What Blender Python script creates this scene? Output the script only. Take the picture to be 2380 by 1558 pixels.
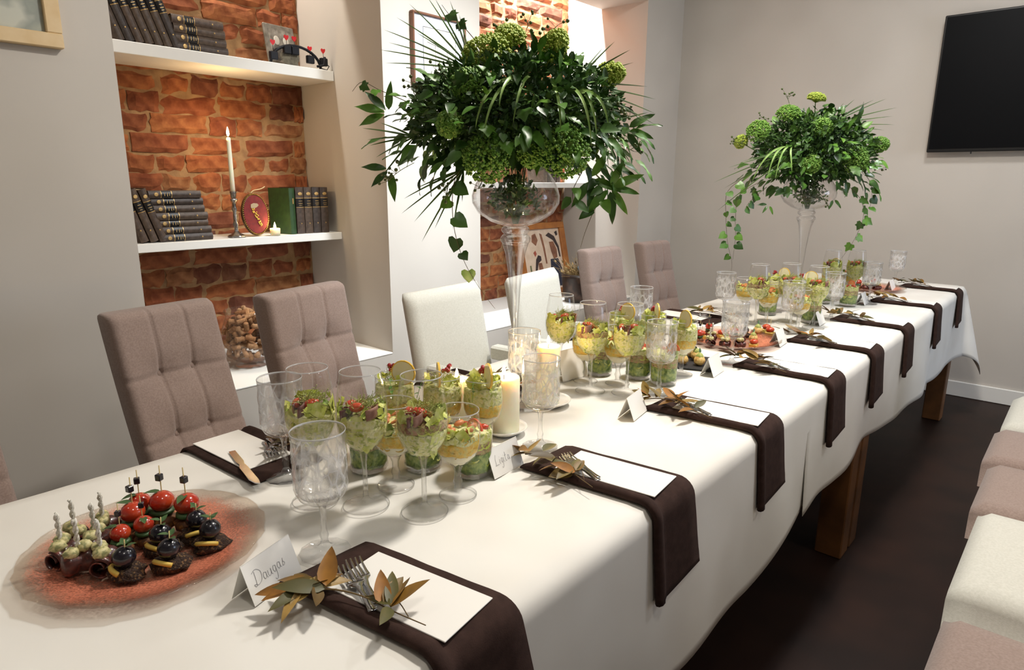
import bpy, math, random
from mathutils import Vector, Matrix, noise

scene = bpy.context.scene
for _o in list(bpy.data.objects):
    bpy.data.objects.remove(_o)
COL = scene.collection

# ---------------------------------------------------------------- camera
cam_data = bpy.data.cameras.new('camera')
cam_data.sensor_width = 36.0
cam_data.lens = 1526.33 / 2380 * 36.0
cam_data.clip_start = 0.02
cam = bpy.data.objects.new('camera', cam_data)
COL.objects.link(cam)
YAW, PITCH, ROLL = 0.7231863, 0.2295225, 0.0063170
_f = Vector((-math.sin(YAW) * math.cos(PITCH), math.cos(YAW) * math.cos(PITCH), -math.sin(PITCH)))
_r = Vector((math.cos(YAW), math.sin(YAW), 0))
_u = _r.cross(_f)
_r2 = math.cos(ROLL) * _r + math.sin(ROLL) * _u
_u2 = -math.sin(ROLL) * _r + math.cos(ROLL) * _u
cam.matrix_world = Matrix(((_r2.x, _u2.x, -_f.x, 0.0), (_r2.y, _u2.y, -_f.y, 0.0), (_r2.z, _u2.z, -_f.z, 1.29), (0, 0, 0, 1)))
scene.camera = cam

# ---------------------------------------------------------------- world, light, exposure
world = bpy.data.worlds.new('world')
scene.world = world
world.use_nodes = True
world.node_tree.nodes['Background'].inputs[0].default_value = (0.62, 0.70, 1.0, 1)
world.node_tree.nodes['Background'].inputs[1].default_value = 0.25
scene.view_settings.view_transform = 'Standard'
scene.view_settings.look = 'None'
scene.view_settings.gamma = 1.0
scene.view_settings.use_curve_mapping = False
scene.view_settings.exposure = 0.36
scene.cycles.transparent_max_bounces = 32
scene.cycles.max_bounces = 7
scene.cycles.diffuse_bounces = 3
scene.cycles.glossy_bounces = 3
scene.cycles.adaptive_threshold = 0.02
world.cycles.sampling_method = 'NONE'
scene.cycles.transmission_bounces = 7
scene.cycles.sample_clamp_indirect = 4.0
scene.cycles.caustics_refractive = False
scene.cycles.caustics_reflective = False

def area_light(name, loc, size, watts, col, target=None, shape='DISK', sy=None, spread=math.pi):
    l = bpy.data.lights.new(name, 'AREA')
    l.shape = shape
    l.size = size
    if sy: l.size_y = sy
    l.energy = watts
    l.color = col
    l.spread = spread
    o = bpy.data.objects.new(name, l)
    COL.objects.link(o)
    o.location = loc
    d = (Vector(target) - Vector(loc)) if target else Vector((0, 0, -1))
    o.rotation_euler = d.to_track_quat('-Z', 'Y').to_euler()
    return o

WARM = (1.0, 0.94, 0.86)
LAMPS = [(-0.62, 1.85, 44), (-0.45, 3.35, 17), (0.9, 2.2, 8), (0.4, 0.15, 7), (-1.5, -0.7, 2), (-1.15, 2.30, 9)]
for i, (lx, ly, lw) in enumerate(LAMPS[:5]):
    area_light('ceiling_lamp_light', (lx, ly, 3.03), 0.30, lw, (0.95, 0.97, 1.0) if i in (1, 2) else WARM)
# cool wall-washer aimed at the white pier
area_light('ceiling_lamp_light', (LAMPS[5][0], LAMPS[5][1], 3.03), 0.22, LAMPS[5][2], (0.86, 0.93, 1.0), target=(-2.45, 2.30, 1.1), spread=math.radians(62))
# hidden lamps behind the pelmets of the two wall niches
area_light('niche_lamp_light', (-3.08, 1.42, 3.02), 0.07, 14, (1.0, 0.93, 0.84))
area_light('niche_lamp_light', (-3.00, 3.75, 3.02), 0.07, 70, (0.95, 0.97, 1.0))
# cool shadow fill from a window added in the right-hand wall (outside the frame)
area_light('window_fill_light', (2.68, 3.40, 1.60), 1.50, 26, (0.66, 0.79, 1.0), target=(-2.5, 2.6, 0.9), shape='RECTANGLE', sy=1.30)
# ---------------------------------------------------------------- helpers
def lin(h):
    h = h.lstrip('#')
    out = []
    for i in (0, 2, 4):
        c = int(h[i:i + 2], 16) / 255
        out.append(c / 12.92 if c <= 0.04045 else ((c + 0.055) / 1.055) ** 2.4)
    return (*out, 1.0)

MATS = {}
def mat(name, c, c2=None, rough=0.6, metal=0.0, scale=20.0, bump=0.0, bscale=None, sheen=0.0, sss=0.0, emit=None, estr=0.0, coat=0.0, rand=None, spec=0.5, detail=3.0, c3=None, trans=0.0, lo=0.35, hi=0.65):
    """procedural principled material; c..c3 mixed by noise in object space, rand = colours picked by Object Info random"""
    if name in MATS: return MATS[name]
    m = bpy.data.materials.new(name); m.use_nodes = True
    nt = m.node_tree; b = nt.nodes['Principled BSDF']
    b.inputs['Base Color'].default_value = lin(c)
    b.inputs['Roughness'].default_value = rough
    b.inputs['Metallic'].default_value = metal
    b.inputs['Specular IOR Level'].default_value = spec
    if sheen: b.inputs['Sheen Weight'].default_value = sheen
    if coat: b.inputs['Coat Weight'].default_value = coat
    if sss:
        b.inputs['Subsurface Weight'].default_value = sss
        b.inputs['Subsurface Radius'].default_value = (0.02, 0.012, 0.006)
        b.inputs['Subsurface Scale'].default_value = 1.0
    if trans: b.inputs['Transmission Weight'].default_value = trans
    if emit:
        b.inputs['Emission Color'].default_value = lin(emit)
        b.inputs['Emission Strength'].default_value = estr
    co = nt.nodes.new('ShaderNodeTexCoord')
    src = None
    if c2:
        n = nt.nodes.new('ShaderNodeTexNoise'); n.inputs['Scale'].default_value = scale; n.inputs['Detail'].default_value = detail
        nt.links.new(co.outputs['Object'], n.inputs['Vector'])
        r = nt.nodes.new('ShaderNodeValToRGB')
        r.color_ramp.elements[0].position = lo; r.color_ramp.elements[1].position = hi
        r.color_ramp.elements[0].color = lin(c); r.color_ramp.elements[1].color = lin(c2)
        if c3:
            e = r.color_ramp.elements.new((lo + hi) / 2); e.color = lin(c3)
        nt.links.new(n.outputs['Fac'], r.inputs['Fac'])
        src = r.outputs['Color']
    if rand:
        oi = nt.nodes.new('ShaderNodeObjectInfo')
        r2 = nt.nodes.new('ShaderNodeValToRGB'); r2.color_ramp.interpolation = 'LINEAR'
        for i, h in enumerate(rand):
            p = i / max(1, len(rand) - 1)
            e = r2.color_ramp.elements[i] if i < 2 else r2.color_ramp.elements.new(p)
            if i < 2: e.position = 0 if i == 0 else p
            e.color = lin(h)
        nt.links.new(oi.outputs['Random'], r2.inputs['Fac'])
        if src is not None:
            mx = nt.nodes.new('ShaderNodeMix'); mx.data_type = 'RGBA'; mx.blend_type = 'MULTIPLY'
            mx.inputs['Factor'].default_value = 1.0
            nt.links.new(r2.outputs['Color'], mx.inputs[6]); nt.links.new(src, mx.inputs[7])
            src = mx.outputs[2]
        else:
            src = r2.outputs['Color']
    if src is not None: nt.links.new(src, b.inputs['Base Color'])
    if bump:
        n2 = nt.nodes.new('ShaderNodeTexNoise'); n2.inputs['Scale'].default_value = bscale or scale * 2; n2.inputs['Detail'].default_value = 4
        nt.links.new(co.outputs['Object'], n2.inputs['Vector'])
        bp = nt.nodes.new('ShaderNodeBump'); bp.inputs['Strength'].default_value = bump; bp.inputs['Distance'].default_value = 0.004
        nt.links.new(n2.outputs['Fac'], bp.inputs['Height']); nt.links.new(bp.outputs['Normal'], b.inputs['Normal'])
    MATS[name] = m
    return m

def thin_glass(name, tint='#F4F7F5', refr=0.0, gl=1.0, bump=0.0, bscale=120, rough=0.03, body=0.0, body_col='#FFFFFF', etched=None):
    """clear glassware: light passes through, the edges and glancing angles reflect"""
    m = bpy.data.materials.new(name); m.use_nodes = True
    nt = m.node_tree; nt.nodes.clear()
    out = nt.nodes.new('ShaderNodeOutputMaterial')
    tr = nt.nodes.new('ShaderNodeBsdfTransparent'); tr.inputs[0].default_value = lin(tint)
    go = nt.nodes.new('ShaderNodeBsdfGlossy'); go.inputs['Roughness'].default_value = rough
    fr = nt.nodes.new('ShaderNodeLayerWeight'); fr.inputs['Blend'].default_value = 0.5
    pw = nt.nodes.new('ShaderNodeMath'); pw.operation = 'POWER'; pw.inputs[1].default_value = 5.0
    nt.links.new(fr.outputs['Facing'], pw.inputs[0])
    mul = nt.nodes.new('ShaderNodeMath'); mul.operation = 'MULTIPLY_ADD'; mul.inputs[1].default_value = 0.5 * gl; mul.inputs[2].default_value = 0.025 * gl; mul.use_clamp = True
    nt.links.new(pw.outputs[0], mul.inputs[0])
    base = tr.outputs[0]
    if body:
        df = nt.nodes.new('ShaderNodeBsdfDiffuse'); df.inputs[0].default_value = lin(body_col)
        mb = nt.nodes.new('ShaderNodeMixShader'); mb.inputs[0].default_value = body
        nt.links.new(base, mb.inputs[1]); nt.links.new(df.outputs[0], mb.inputs[2]); base = mb.outputs[0]
        if etched:   # white cut lines of the leaf pattern, only in the band of the bowl that is cut
            N = nt.nodes.new; Lk = nt.links.new
            co2 = N('ShaderNodeTexCoord'); mp = N('ShaderNodeMapping'); mp.inputs['Scale'].default_value = (1.0, 1.0, 0.55)
            Lk(co2.outputs['Object'], mp.inputs['Vector'])
            vo = N('ShaderNodeTexVoronoi'); vo.feature = 'DISTANCE_TO_EDGE'; vo.inputs['Scale'].default_value = 78
            Lk(mp.outputs[0], vo.inputs['Vector'])
            r1 = N('ShaderNodeMapRange'); r1.inputs['From Min'].default_value = .13; r1.inputs['From Max'].default_value = .03; Lk(vo.outputs['Distance'], r1.inputs['Value'])
            sx = N('ShaderNodeSeparateXYZ'); Lk(co2.outputs['Object'], sx.inputs[0])
            za = N('ShaderNodeMapRange'); za.inputs['From Min'].default_value = etched[0]; za.inputs['From Max'].default_value = etched[0] + .012; Lk(sx.outputs['Z'], za.inputs['Value'])
            zb = N('ShaderNodeMapRange'); zb.inputs['From Min'].default_value = etched[1]; zb.inputs['From Max'].default_value = etched[1] - .012; Lk(sx.outputs['Z'], zb.inputs['Value'])
            m_a = N('ShaderNodeMath'); m_a.operation = 'MULTIPLY'; Lk(za.outputs[0], m_a.inputs[0]); Lk(zb.outputs[0], m_a.inputs[1])
            m_b = N('ShaderNodeMath'); m_b.operation = 'MULTIPLY'; Lk(m_a.outputs[0], m_b.inputs[0]); Lk(r1.outputs[0], m_b.inputs[1])
            m_c = N('ShaderNodeMath'); m_c.operation = 'MULTIPLY_ADD'; m_c.inputs[1].default_value = .34; m_c.inputs[2].default_value = body; Lk(m_b.outputs[0], m_c.inputs[0])
            Lk(m_c.outputs[0], mb.inputs[0])
    nrm = None
    if bump:
        co = nt.nodes.new('ShaderNodeTexCoord')
        v = nt.nodes.new('ShaderNodeTexVoronoi'); v.inputs['Scale'].default_value = bscale
        nt.links.new(co.outputs['Object'], v.inputs['Vector'])
        bp = nt.nodes.new('ShaderNodeBump'); bp.inputs['Strength'].default_value = bump; bp.inputs['Distance'].default_value = 0.003
        nt.links.new(v.outputs['Distance'], bp.inputs['Height']); nrm = bp.outputs['Normal']
        nt.links.new(nrm, go.inputs['Normal']); nt.links.new(nrm, fr.inputs['Normal'])
    if refr:
        rf = nt.nodes.new('ShaderNodeBsdfRefraction'); rf.inputs['IOR'].default_value = 1.35; rf.inputs['Roughness'].default_value = 0.02
        rf.inputs[0].default_value = lin(tint)
        if nrm: nt.links.new(nrm, rf.inputs['Normal'])
        m1 = nt.nodes.new('ShaderNodeMixShader'); m1.inputs[0].default_value = refr
        nt.links.new(base, m1.inputs[1]); nt.links.new(rf.outputs[0], m1.inputs[2]); base = m1.outputs[0]
    m2 = nt.nodes.new('ShaderNodeMixShader')
    nt.links.new(mul.outputs[0], m2.inputs[0]); nt.links.new(base, m2.inputs[1]); nt.links.new(go.outputs[0], m2.inputs[2])
    nt.links.new(m2.outputs[0], out.inputs['Surface'])
    MATS[name] = m
    return m

def link(o, parent=None):
    COL.objects.link(o)
    if parent is not None: o.parent = parent
    return o

def tag(o, label=None, cat=None, group=None, kind=None):
    if label: o['label'] = label
    if cat: o['category'] = cat
    if group: o['group'] = group
    if kind: o['kind'] = kind
    return o

def thing(name, label, cat, loc=(0, 0, 0), rz=0.0, group=None, rot=None):
    o = bpy.data.objects.new(name, None)
    o.empty_display_size = 0.05
    link(o); o.location = loc; o.rotation_euler = rot if rot else (0, 0, rz)
    return tag(o, label, cat, group)

def copy_tree(o, parent=None):
    c = o.copy(); link(c)
    if parent is not None:
        c.parent = parent
        c.matrix_parent_inverse = o.matrix_parent_inverse
    for ch in list(o.children): copy_tree(ch, c)
    return c

def obj(name, mesh, parent=None, loc=None, rot=None, sc=None, mtx=None):
    o = bpy.data.objects.new(name, mesh)
    link(o, parent)
    if mtx is not None: o.matrix_basis = mtx
    if loc is not None: o.location = loc
    if rot is not None: o.rotation_euler = rot
    if sc is not None: o.scale = sc if hasattr(sc, '__len__') else (sc, sc, sc)
    return o

class MB:
    def __init__(self): self.v = []; self.f = []; self.m = []; self.cur = 0
    def add(self, vs, fs):
        k = len(self.v); self.v.extend([tuple(p) for p in vs])
        for f in fs: self.f.append(tuple(i + k for i in f)); self.m.append(self.cur)
        return self
    def box(self, x0, x1, y0, y1, z0, z1):
        return self.add([(x0, y0, z0), (x1, y0, z0), (x1, y1, z0), (x0, y1, z0), (x0, y0, z1), (x1, y0, z1), (x1, y1, z1), (x0, y1, z1)],
                        [(0, 3, 2, 1), (4, 5, 6, 7), (0, 1, 5, 4), (1, 2, 6, 5), (2, 3, 7, 6), (3, 0, 4, 7)])
    def cbox(self, x0, x1, y0, y1, z0, z1, b=0.003, mtx=None):
        """box with chamfered edges"""
        vs = []; idx = {}
        X = (x0, x1); Y = (y0, y1); Z = (z0, z1); s = (1, -1)
        for i in (0, 1):
            for j in (0, 1):
                for k in (0, 1):
                    p = (X[i], Y[j], Z[k]); d = (b * s[i], b * s[j], b * s[k])
                    for a in range(3):
                        q = list(p)
                        for c in range(3):
                            if c != a: q[c] += d[c]
                        idx[(i, j, k, a)] = len(vs); vs.append(tuple(q))
        I = lambda i, j, k, a: idx[(i, j, k, a)]
        fs = []
        fs += [(I(0, 0, 0, 0), I(0, 0, 1, 0), I(0, 1, 1, 0), I(0, 1, 0, 0)), (I(1, 0, 0, 0), I(1, 1, 0, 0), I(1, 1, 1, 0), I(1, 0, 1, 0)),
               (I(0, 0, 0, 1), I(1, 0, 0, 1), I(1, 0, 1, 1), I(0, 0, 1, 1)), (I(0, 1, 0, 1), I(0, 1, 1, 1), I(1, 1, 1, 1), I(1, 1, 0, 1)),
               (I(0, 0, 0, 2), I(0, 1, 0, 2), I(1, 1, 0, 2), I(1, 0, 0, 2)), (I(0, 0, 1, 2), I(1, 0, 1, 2), I(1, 1, 1, 2), I(0, 1, 1, 2))]
        for j in (0, 1):
            for k in (0, 1): fs.append((I(0, j, k, 1), I(1, j, k, 1), I(1, j, k, 2), I(0, j, k, 2)))
        for i in (0, 1):
            for k in (0, 1): fs.append((I(i, 0, k, 0), I(i, 1, k, 0), I(i, 1, k, 2), I(i, 0, k, 2)))
        for i in (0, 1):
            for j in (0, 1): fs.append((I(i, j, 0, 0), I(i, j, 1, 0), I(i, j, 1, 1), I(i, j, 0, 1)))
        for i in (0, 1):
            for j in (0, 1):
                for k in (0, 1): fs.append((I(i, j, k, 0), I(i, j, k, 1), I(i, j, k, 2)))
        if mtx is not None: vs = [mtx @ Vector(p) for p in vs]
        return self.add(vs, fs)
    def lathe(self, prof, seg=32, c=(0, 0, 0), rf=None, caps=False, zf=None):
        vs = []; fs = []; n = len(prof)
        for i, (r, z) in enumerate(prof):
            for s in range(seg):
                a = 2 * math.pi * s / seg
                rr = r + (rf(a, z, i) if rf else 0)
                vs.append((c[0] + rr * math.cos(a), c[1] + rr * math.sin(a), c[2] + z + (zf(a, i) if zf else 0)))
        for i in range(n - 1):
            for s in range(seg):
                t = (s + 1) % seg
                fs.append((i * seg + s, i * seg + t, (i + 1) * seg + t, (i + 1) * seg + s))
        if caps:
            fs.append(tuple(range(seg - 1, -1, -1))); fs.append(tuple((n - 1) * seg + s for s in range(seg)))
        return self.add(vs, fs)
    def tube(self, pts, rad, seg=6, cap=True):
        pts = [Vector(p) for p in pts]; n = len(pts)
        if not hasattr(rad, '__len__'): rad = [rad] * n
        vs = []; fs = []; up = None
        for i, p in enumerate(pts):
            d = (pts[min(i + 1, n - 1)] - pts[max(i - 1, 0)])
            if d.length < 1e-9: d = Vector((0, 0, 1))
            d.normalize()
            if up is None:
                up = d.orthogonal().normalized()
            else:
                up = (up - d * up.dot(d))
                up = up.normalized() if up.length > 1e-6 else d.orthogonal().normalized()
            w = d.cross(up)
            for s in range(seg):
                a = 2 * math.pi * s / seg
                vs.append(p + (up * math.cos(a) + w * math.sin(a)) * rad[i])
        for i in range(n - 1):
            for s in range(seg):
                t = (s + 1) % seg
                fs.append((i * seg + s, i * seg + t, (i + 1) * seg + t, (i + 1) * seg + s))
        if cap:
            fs.append(tuple(range(seg - 1, -1, -1))); fs.append(tuple((n - 1) * seg + s for s in range(seg)))
        return self.add(vs, fs)
    def ball(self, c, r, seg=12, rings=8, nz=0.0, nf=8.0, seed=0.0):
        """ellipsoid, r a number or a triple; nz = lumpiness"""
        if not hasattr(r, '__len__'): r = (r, r, r)
        vs = []; fs = []
        def P(x, y, z):
            k = 1.0 + (nz * noise.noise(Vector((x * nf * .25 + seed, y * nf * .25, z * nf * .25 + seed))) if nz else 0)
            return (c[0] + x * r[0] * k, c[1] + y * r[1] * k, c[2] + z * r[2] * k)
        vs.append(P(0, 0, 1))
        for i in range(1, rings):
            th = math.pi * i / rings
            for s in range(seg):
                a = 2 * math.pi * s / seg
                vs.append(P(math.sin(th) * math.cos(a), math.sin(th) * math.sin(a), math.cos(th)))
        vs.append(P(0, 0, -1)); L = len(vs) - 1
        for s in range(seg):
            t = (s + 1) % seg
            fs.append((0, 1 + s, 1 + t))
            fs.append((L, 1 + (rings - 2) * seg + t, 1 + (rings - 2) * seg + s))
        for i in range(rings - 2):
            for s in range(seg):
                t = (s + 1) % seg
                fs.append((1 + i * seg + s, 1 + (i + 1) * seg + s, 1 + (i + 1) * seg + t, 1 + i * seg + t))
        return self.add(vs, fs)
    def octa(self, c, r):
        x, y, z = c
        return self.add([(x + r, y, z), (x - r, y, z), (x, y + r, z), (x, y - r, z), (x, y, z + r), (x, y, z - r)],
                        [(0, 2, 4), (2, 1, 4), (1, 3, 4), (3, 0, 4), (2, 0, 5), (1, 2, 5), (3, 1, 5), (0, 3, 5)])
    def prism(self, poly, z0, z1):
        n = len(poly)
        vs = [(x, y, z0) for x, y in poly] + [(x, y, z1) for x, y in poly]
        fs = [tuple(range(n - 1, -1, -1)), tuple(range(n, 2 * n))] + [(i, (i + 1) % n, n + (i + 1) % n, n + i) for i in range(n)]
        return self.add(vs, fs)
    def grid(self, nu, nv, fn):
        vs = [fn(i / nu, j / nv) for i in range(nu + 1) for j in range(nv + 1)]
        fs = [(i * (nv + 1) + j, (i + 1) * (nv + 1) + j, (i + 1) * (nv + 1) + j + 1, i * (nv + 1) + j + 1) for i in range(nu) for j in range(nv)]
        return self.add(vs, fs)
    def xf(self, mtx, start=0):
        for i in range(start, len(self.v)): self.v[i] = tuple(mtx @ Vector(self.v[i]))
        return self
    def mesh(self, name, mats, smooth=True):
        me = bpy.data.meshes.new(name)
        me.from_pydata(self.v, [], self.f)
        if not isinstance(mats, (list, tuple)): mats = [mats]
        for m in mats: me.materials.append(m)
        if len(mats) > 1: me.polygons.foreach_set('material_index', self.m)
        if smooth: me.polygons.foreach_set('use_smooth', [True] * len(me.polygons))
        me.update()
        return me
    def build(self, name, mats, parent=None, smooth=True, **kw):
        return obj(name, self.mesh(name, mats, smooth), parent, **kw)

def struct(name, mb, m, parent=None, smooth=False):
    o = mb.build(name, m, parent, smooth)
    if parent is None: o['kind'] = 'structure'
    return o

def solidify(o, t, offset=-1):
    s = o.modifiers.new('thickness', 'SOLIDIFY'); s.thickness = t; s.offset = offset
    return o

def axes(loc, y, z, s=1.0):
    """matrix whose local Y runs along y and local Z near z"""
    y = Vector(y).normalized(); z = Vector(z)
    x = y.cross(z)
    if x.length < 1e-6: x = y.orthogonal()
    x.normalize(); z = x.cross(y)
    return Matrix(((x.x * s, y.x * s, z.x * s, loc[0]), (x.y * s, y.y * s, z.y * s, loc[1]), (x.z * s, y.z * s, z.z * s, loc[2]), (0, 0, 0, 1)))

def leaf_geo(mb, L, W, fold=0.25, droop=0.3, n=6, shape='lance', mtx=None, wave=0.0):
    prof = {'lance': lambda t: math.sin(math.pi * min(1, t ** 0.75)) ** 0.9,
            'ovate': lambda t: math.sin(math.pi * t ** 0.6) ** 0.8,
            'blade': lambda t: (1 - t) ** 0.6 * min(1, 0.35 + 3 * t)}[shape]
    vs = []
    for i in range(n + 1):
        t = i / n
        w = W * max(0.0, prof(t)) * 0.5
        y = L * (t - 0.12 * droop * t * t); z = -droop * L * t * t * 0.5
        wz = wave * W * math.sin(t * 9)
        vs += [(-w, y, z + fold * w + wz), (0, y, z), (w, y, z + fold * w - wz)]
    fs = []
    for i in range(n):
        a = 3 * i
        fs += [(a, a + 1, a + 4, a + 3), (a + 1, a + 2, a + 5, a + 4)]
    if mtx is not None: vs = [mtx @ Vector(p) for p in vs]
    mb.add(vs, fs)
    return mb

IVY = [(0, 0), (0.30, -0.12), (0.52, 0.12), (0.40, 0.30), (0.52, 0.55), (0.26, 0.62), (0.0, 1.05), (-0.26, 0.62), (-0.52, 0.55), (-0.40, 0.30), (-0.52, 0.12), (-0.30, -0.12)]
PALM5 = []
for _k, (_ang, _len) in enumerate([(-1.9, .55), (-1.0, .85), (0, 1.0), (1.0, .85), (1.9, .55)]):
    for _da, _rl in ((-0.34, 0.34), (-0.13, 0.62), (0, 1.0), (0.13, 0.62)):
        PALM5.append((math.sin(_ang + _da) * _len * _rl, 0.15 + math.cos(_ang + _da) * _len * _rl))
HEART = [(0, 0), (0.25, -0.14), (0.48, 0.02), (0.50, 0.30), (0.32, 0.62), (0.0, 1.0), (-0.32, 0.62), (-0.50, 0.30), (-0.48, 0.02), (-0.25, -0.14)]
def fan_leaf(mb, poly, s, cup=0.12, mtx=None, cy=0.35):
    vs = [(0, cy * s, 0)]
    for (x, y) in poly:
        r2 = x * x + (y - cy) ** 2
        vs.append((x * s, y * s, -cup * r2 * s + 0.06 * s * math.sin(7 * x + 5 * y)))
    n = len(poly)
    fs = [(0, 1 + i, 1 + (i + 1) % n) for i in range(n)]
    if mtx is not None: vs = [mtx @ Vector(p) for p in vs]
    mb.add(vs, fs)
    return mb

def bez(p0, p1, p2, p3, n=12):
    out = []
    p0, p1, p2, p3 = map(Vector, (p0, p1, p2, p3))
    for i in range(n + 1):
        t = i / n
        out.append(p0 * (1 - t) ** 3 + p1 * 3 * t * (1 - t) ** 2 + p2 * 3 * t * t * (1 - t) + p3 * t ** 3)
    return out

def poly_path(pts, sub=4):
    """Catmull-Rom through the points"""
    P = [Vector(p) for p in pts]; out = []
    for i in range(len(P) - 1):
        a = P[max(i - 1, 0)]; b = P[i]; c = P[i + 1]; d = P[min(i + 2, len(P) - 1)]
        for k in range(sub):
            t = k / sub
            out.append(0.5 * ((2 * b) + (c - a) * t + (2 * a - 5 * b + 4 * c - d) * t * t + (3 * b - a - 3 * c + d) * t ** 3))
    out.append(P[-1])
    return out

# ---------------------------------------------------------------- materials
M_wall = mat('wall_paint', '#CFC8BE', '#C9C2B8', rough=0.85, scale=2.5, detail=1.0)
M_white = mat('white_paint', '#EDEBE4', rough=0.55, spec=0.4)
M_ceil = mat('ceiling_paint', '#E6E2DA', rough=0.9)
M_floor = mat('dark_floor', '#1E120D', '#2A1912', rough=0.5, scale=4, detail=2.0, spec=0.22)
M_mortar = mat('lime_mortar', '#A07C54', '#866544', rough=0.95, scale=22, bump=0.6, bscale=60)
M_brick = mat('old_brick', '#FFFFFF', '#C2A893', rough=0.92, scale=20, bump=0.5, bscale=55, rand=['#5E3A2A', '#965632', '#A46337', '#8A4E2D', '#A86A3C', '#985531', '#704533', '#AC784A'], detail=6)
M_cloth = mat('table_linen', '#EFECE4', '#E8E4DB', rough=0.8, scale=6, detail=1.0)
M_napkin = mat('brown_napkin', '#3C2A24', '#32221D', rough=0.9, scale=60, bump=0.12, bscale=500, spec=0.2)
M_mauve = mat('taupe_fabric', '#9C887E', '#8E7A70', rough=0.95, scale=220, bump=0.25, bscale=900, sheen=0.3)
M_seam = mat('taupe_seam', '#6A5850', rough=0.95)
M_ivory = mat('ivory_fabric', '#D3D1C6', '#C9C7BB', rough=0.95, scale=200, bump=0.2, bscale=900, sheen=0.2)
M_wood = mat('brown_oak', '#7C5028', '#5C3A1C', rough=0.55, scale=9, bump=0.15)
M_darkwood = mat('dark_stained_wood', '#2B1B13', rough=0.5)
M_card = mat('white_card', '#F4F1EA', rough=0.6)
M_ink = mat('grey_ink', '#858388', rough=0.7)
M_metal = mat('steel', '#C9C9CC', rough=0.16, metal=1.0)
M_silver = mat('silver_cast', '#B5B3B0', '#7E7A78', rough=0.3, metal=1.0, scale=60, bump=0.5, bscale=140)
M_bronze = mat('bronzed_leaf', '#C39C52', '#8E7038', rough=0.5, scale=30, sheen=0.1, rand=['#FFFFFF', '#8F9A60', '#E8C070', '#6E7450'])
M_olive_leaf = mat('olive_green_leaf', '#4A4A1E', '#5E5526', rough=0.5, scale=30)
M_stem = mat('twig', '#6B5530', rough=0.7)
M_wax = mat('ivory_wax', '#FBF3DA', rough=0.45, sss=0.6)
M_wick = mat('wick', '#241A14', rough=0.9)
M_flame = mat('flame', '#FFE9B0', emit='#FFE2A0', estr=30.0)
M_saucer = mat('white_porcelain', '#F2EFE6', rough=0.2, coat=0.4)
M_black = mat('black_slate', '#1B1A1C', '#262527', rough=0.6, scale=40, bump=0.3)
M_glass = thin_glass('clear_glass', tint='#FFFFFF', gl=1.0)
M_stemglass = thin_glass('solid_clear_glass', tint='#FFFFFF', refr=0.30, gl=1.5)
M_crystal = thin_glass('cut_crystal', tint='#FFFFFF', refr=0.12, gl=2.0, rough=0.04, body=0.05)  # faint white diffuse stands in for the crystal's sparkle
M_vase = thin_glass('vase_glass', tint='#FFFFFF', refr=0.04, gl=1.5)
M_rim = thin_glass('glint_whitened_rim', tint='#FFFFFF', refr=0.1, gl=2.0, body=0.35)  # white diffuse mixed in for the light that glass rims catch
M_cutbowl = thin_glass('cut_crystal_bowl', tint='#FFFFFF', refr=0.10, gl=1.8, rough=0.04, body=0.015, etched=(.088, .176))
# ---------------------------------------------------------------- the room
XA, XB, XS = -2.55, -3.235, -2.934           # wall face, brick face, shelf front
YF = 4.788                                   # far wall
N1a, N1b, N2a, N2b = 0.875, 1.989, 2.62, 4.277
ZL, ZP, ZC = 0.451, 2.504, 3.10              # sill, pelmet underside, ceiling
struct('floor', MB().box(-3.4, 3.2, -3.0, 5.0, -0.06, 0.0), M_floor)
struct('ceiling', MB().box(-3.4, 3.2, -3.0, 5.0, ZC, ZC + 0.06), M_ceil)
struct('wall_left', MB().box(-3.4, XA, -3.0, N1a, 0, ZC), M_wall)
struct('wall_left_pier', MB().box(-3.4, XA, N1b, N2a, 0, ZC), M_wall)
struct('wall_left_end', MB().box(-3.4, XA, N2b, YF, 0, ZC), M_wall)
struct('wall_left_sill_near', MB().box(-3.4, XA, N1a, N1b, 0, ZL), M_wall)
struct('wall_left_sill_far', MB().box(-3.4, XA, N2a, N2b, 0, ZL), M_wall)
struct('trim_1', MB().cbox(XB, XA + 0.002, N1a + .001, N1b - .001, ZL - 0.004, ZL + 0.004, 0.002), M_white)
struct('trim_2', MB().cbox(XB, XA + 0.002, N2a + .001, N2b - .001, ZL - 0.004, ZL + 0.004, 0.002), M_white)
struct('trim_3', MB().box(XS, XA, N1a, N1b, ZP, ZC), M_wall)      # pelmet over the near niche
struct('trim_4', MB().box(XS, XA, N2a, N2b, ZP, ZC), M_wall)
struct('wall_far', MB().box(-3.4, 3.2, YF, YF + 0.1, 0, ZC), M_wall)
struct('wall_right', MB().box(2.6, 2.7, -3.0, 2.60, 0, ZC), M_wall)
struct('wall_right_end', MB().box(2.6, 2.7, 4.20, YF, 0, ZC), M_wall)
struct('wall_right_below', MB().box(2.6, 2.7, 2.60, 4.20, 0, 0.90), M_wall)
struct('wall_right_above', MB().box(2.6, 2.7, 2.60, 4.20, 2.30, ZC), M_wall)
w1 = struct('added_window_1', MB().box(2.62, 2.66, 2.60, 4.20, 0.90, 0.95), M_white)  # unseen window, added to go with the cool fill light
for b in ((2.62, 2.66, 2.60, 4.20, 2.25, 2.30), (2.62, 2.66, 2.60, 2.65, 0.95, 2.25), (2.62, 2.66, 4.15, 4.20, 0.95, 2.25), (2.62, 2.66, 3.375, 3.425, 0.95, 2.25)):
    MB().box(*b).build('added_window_bar', M_white, w1, smooth=False)
struct('wall_back', MB().box(XA, 2.6, -3.0, -2.9, 0, ZC), M_wall)
struct('baseboard_far', MB().cbox(XA, 2.6, YF - 0.016, YF, 0, 0.096, 0.004), M_white)

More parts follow.
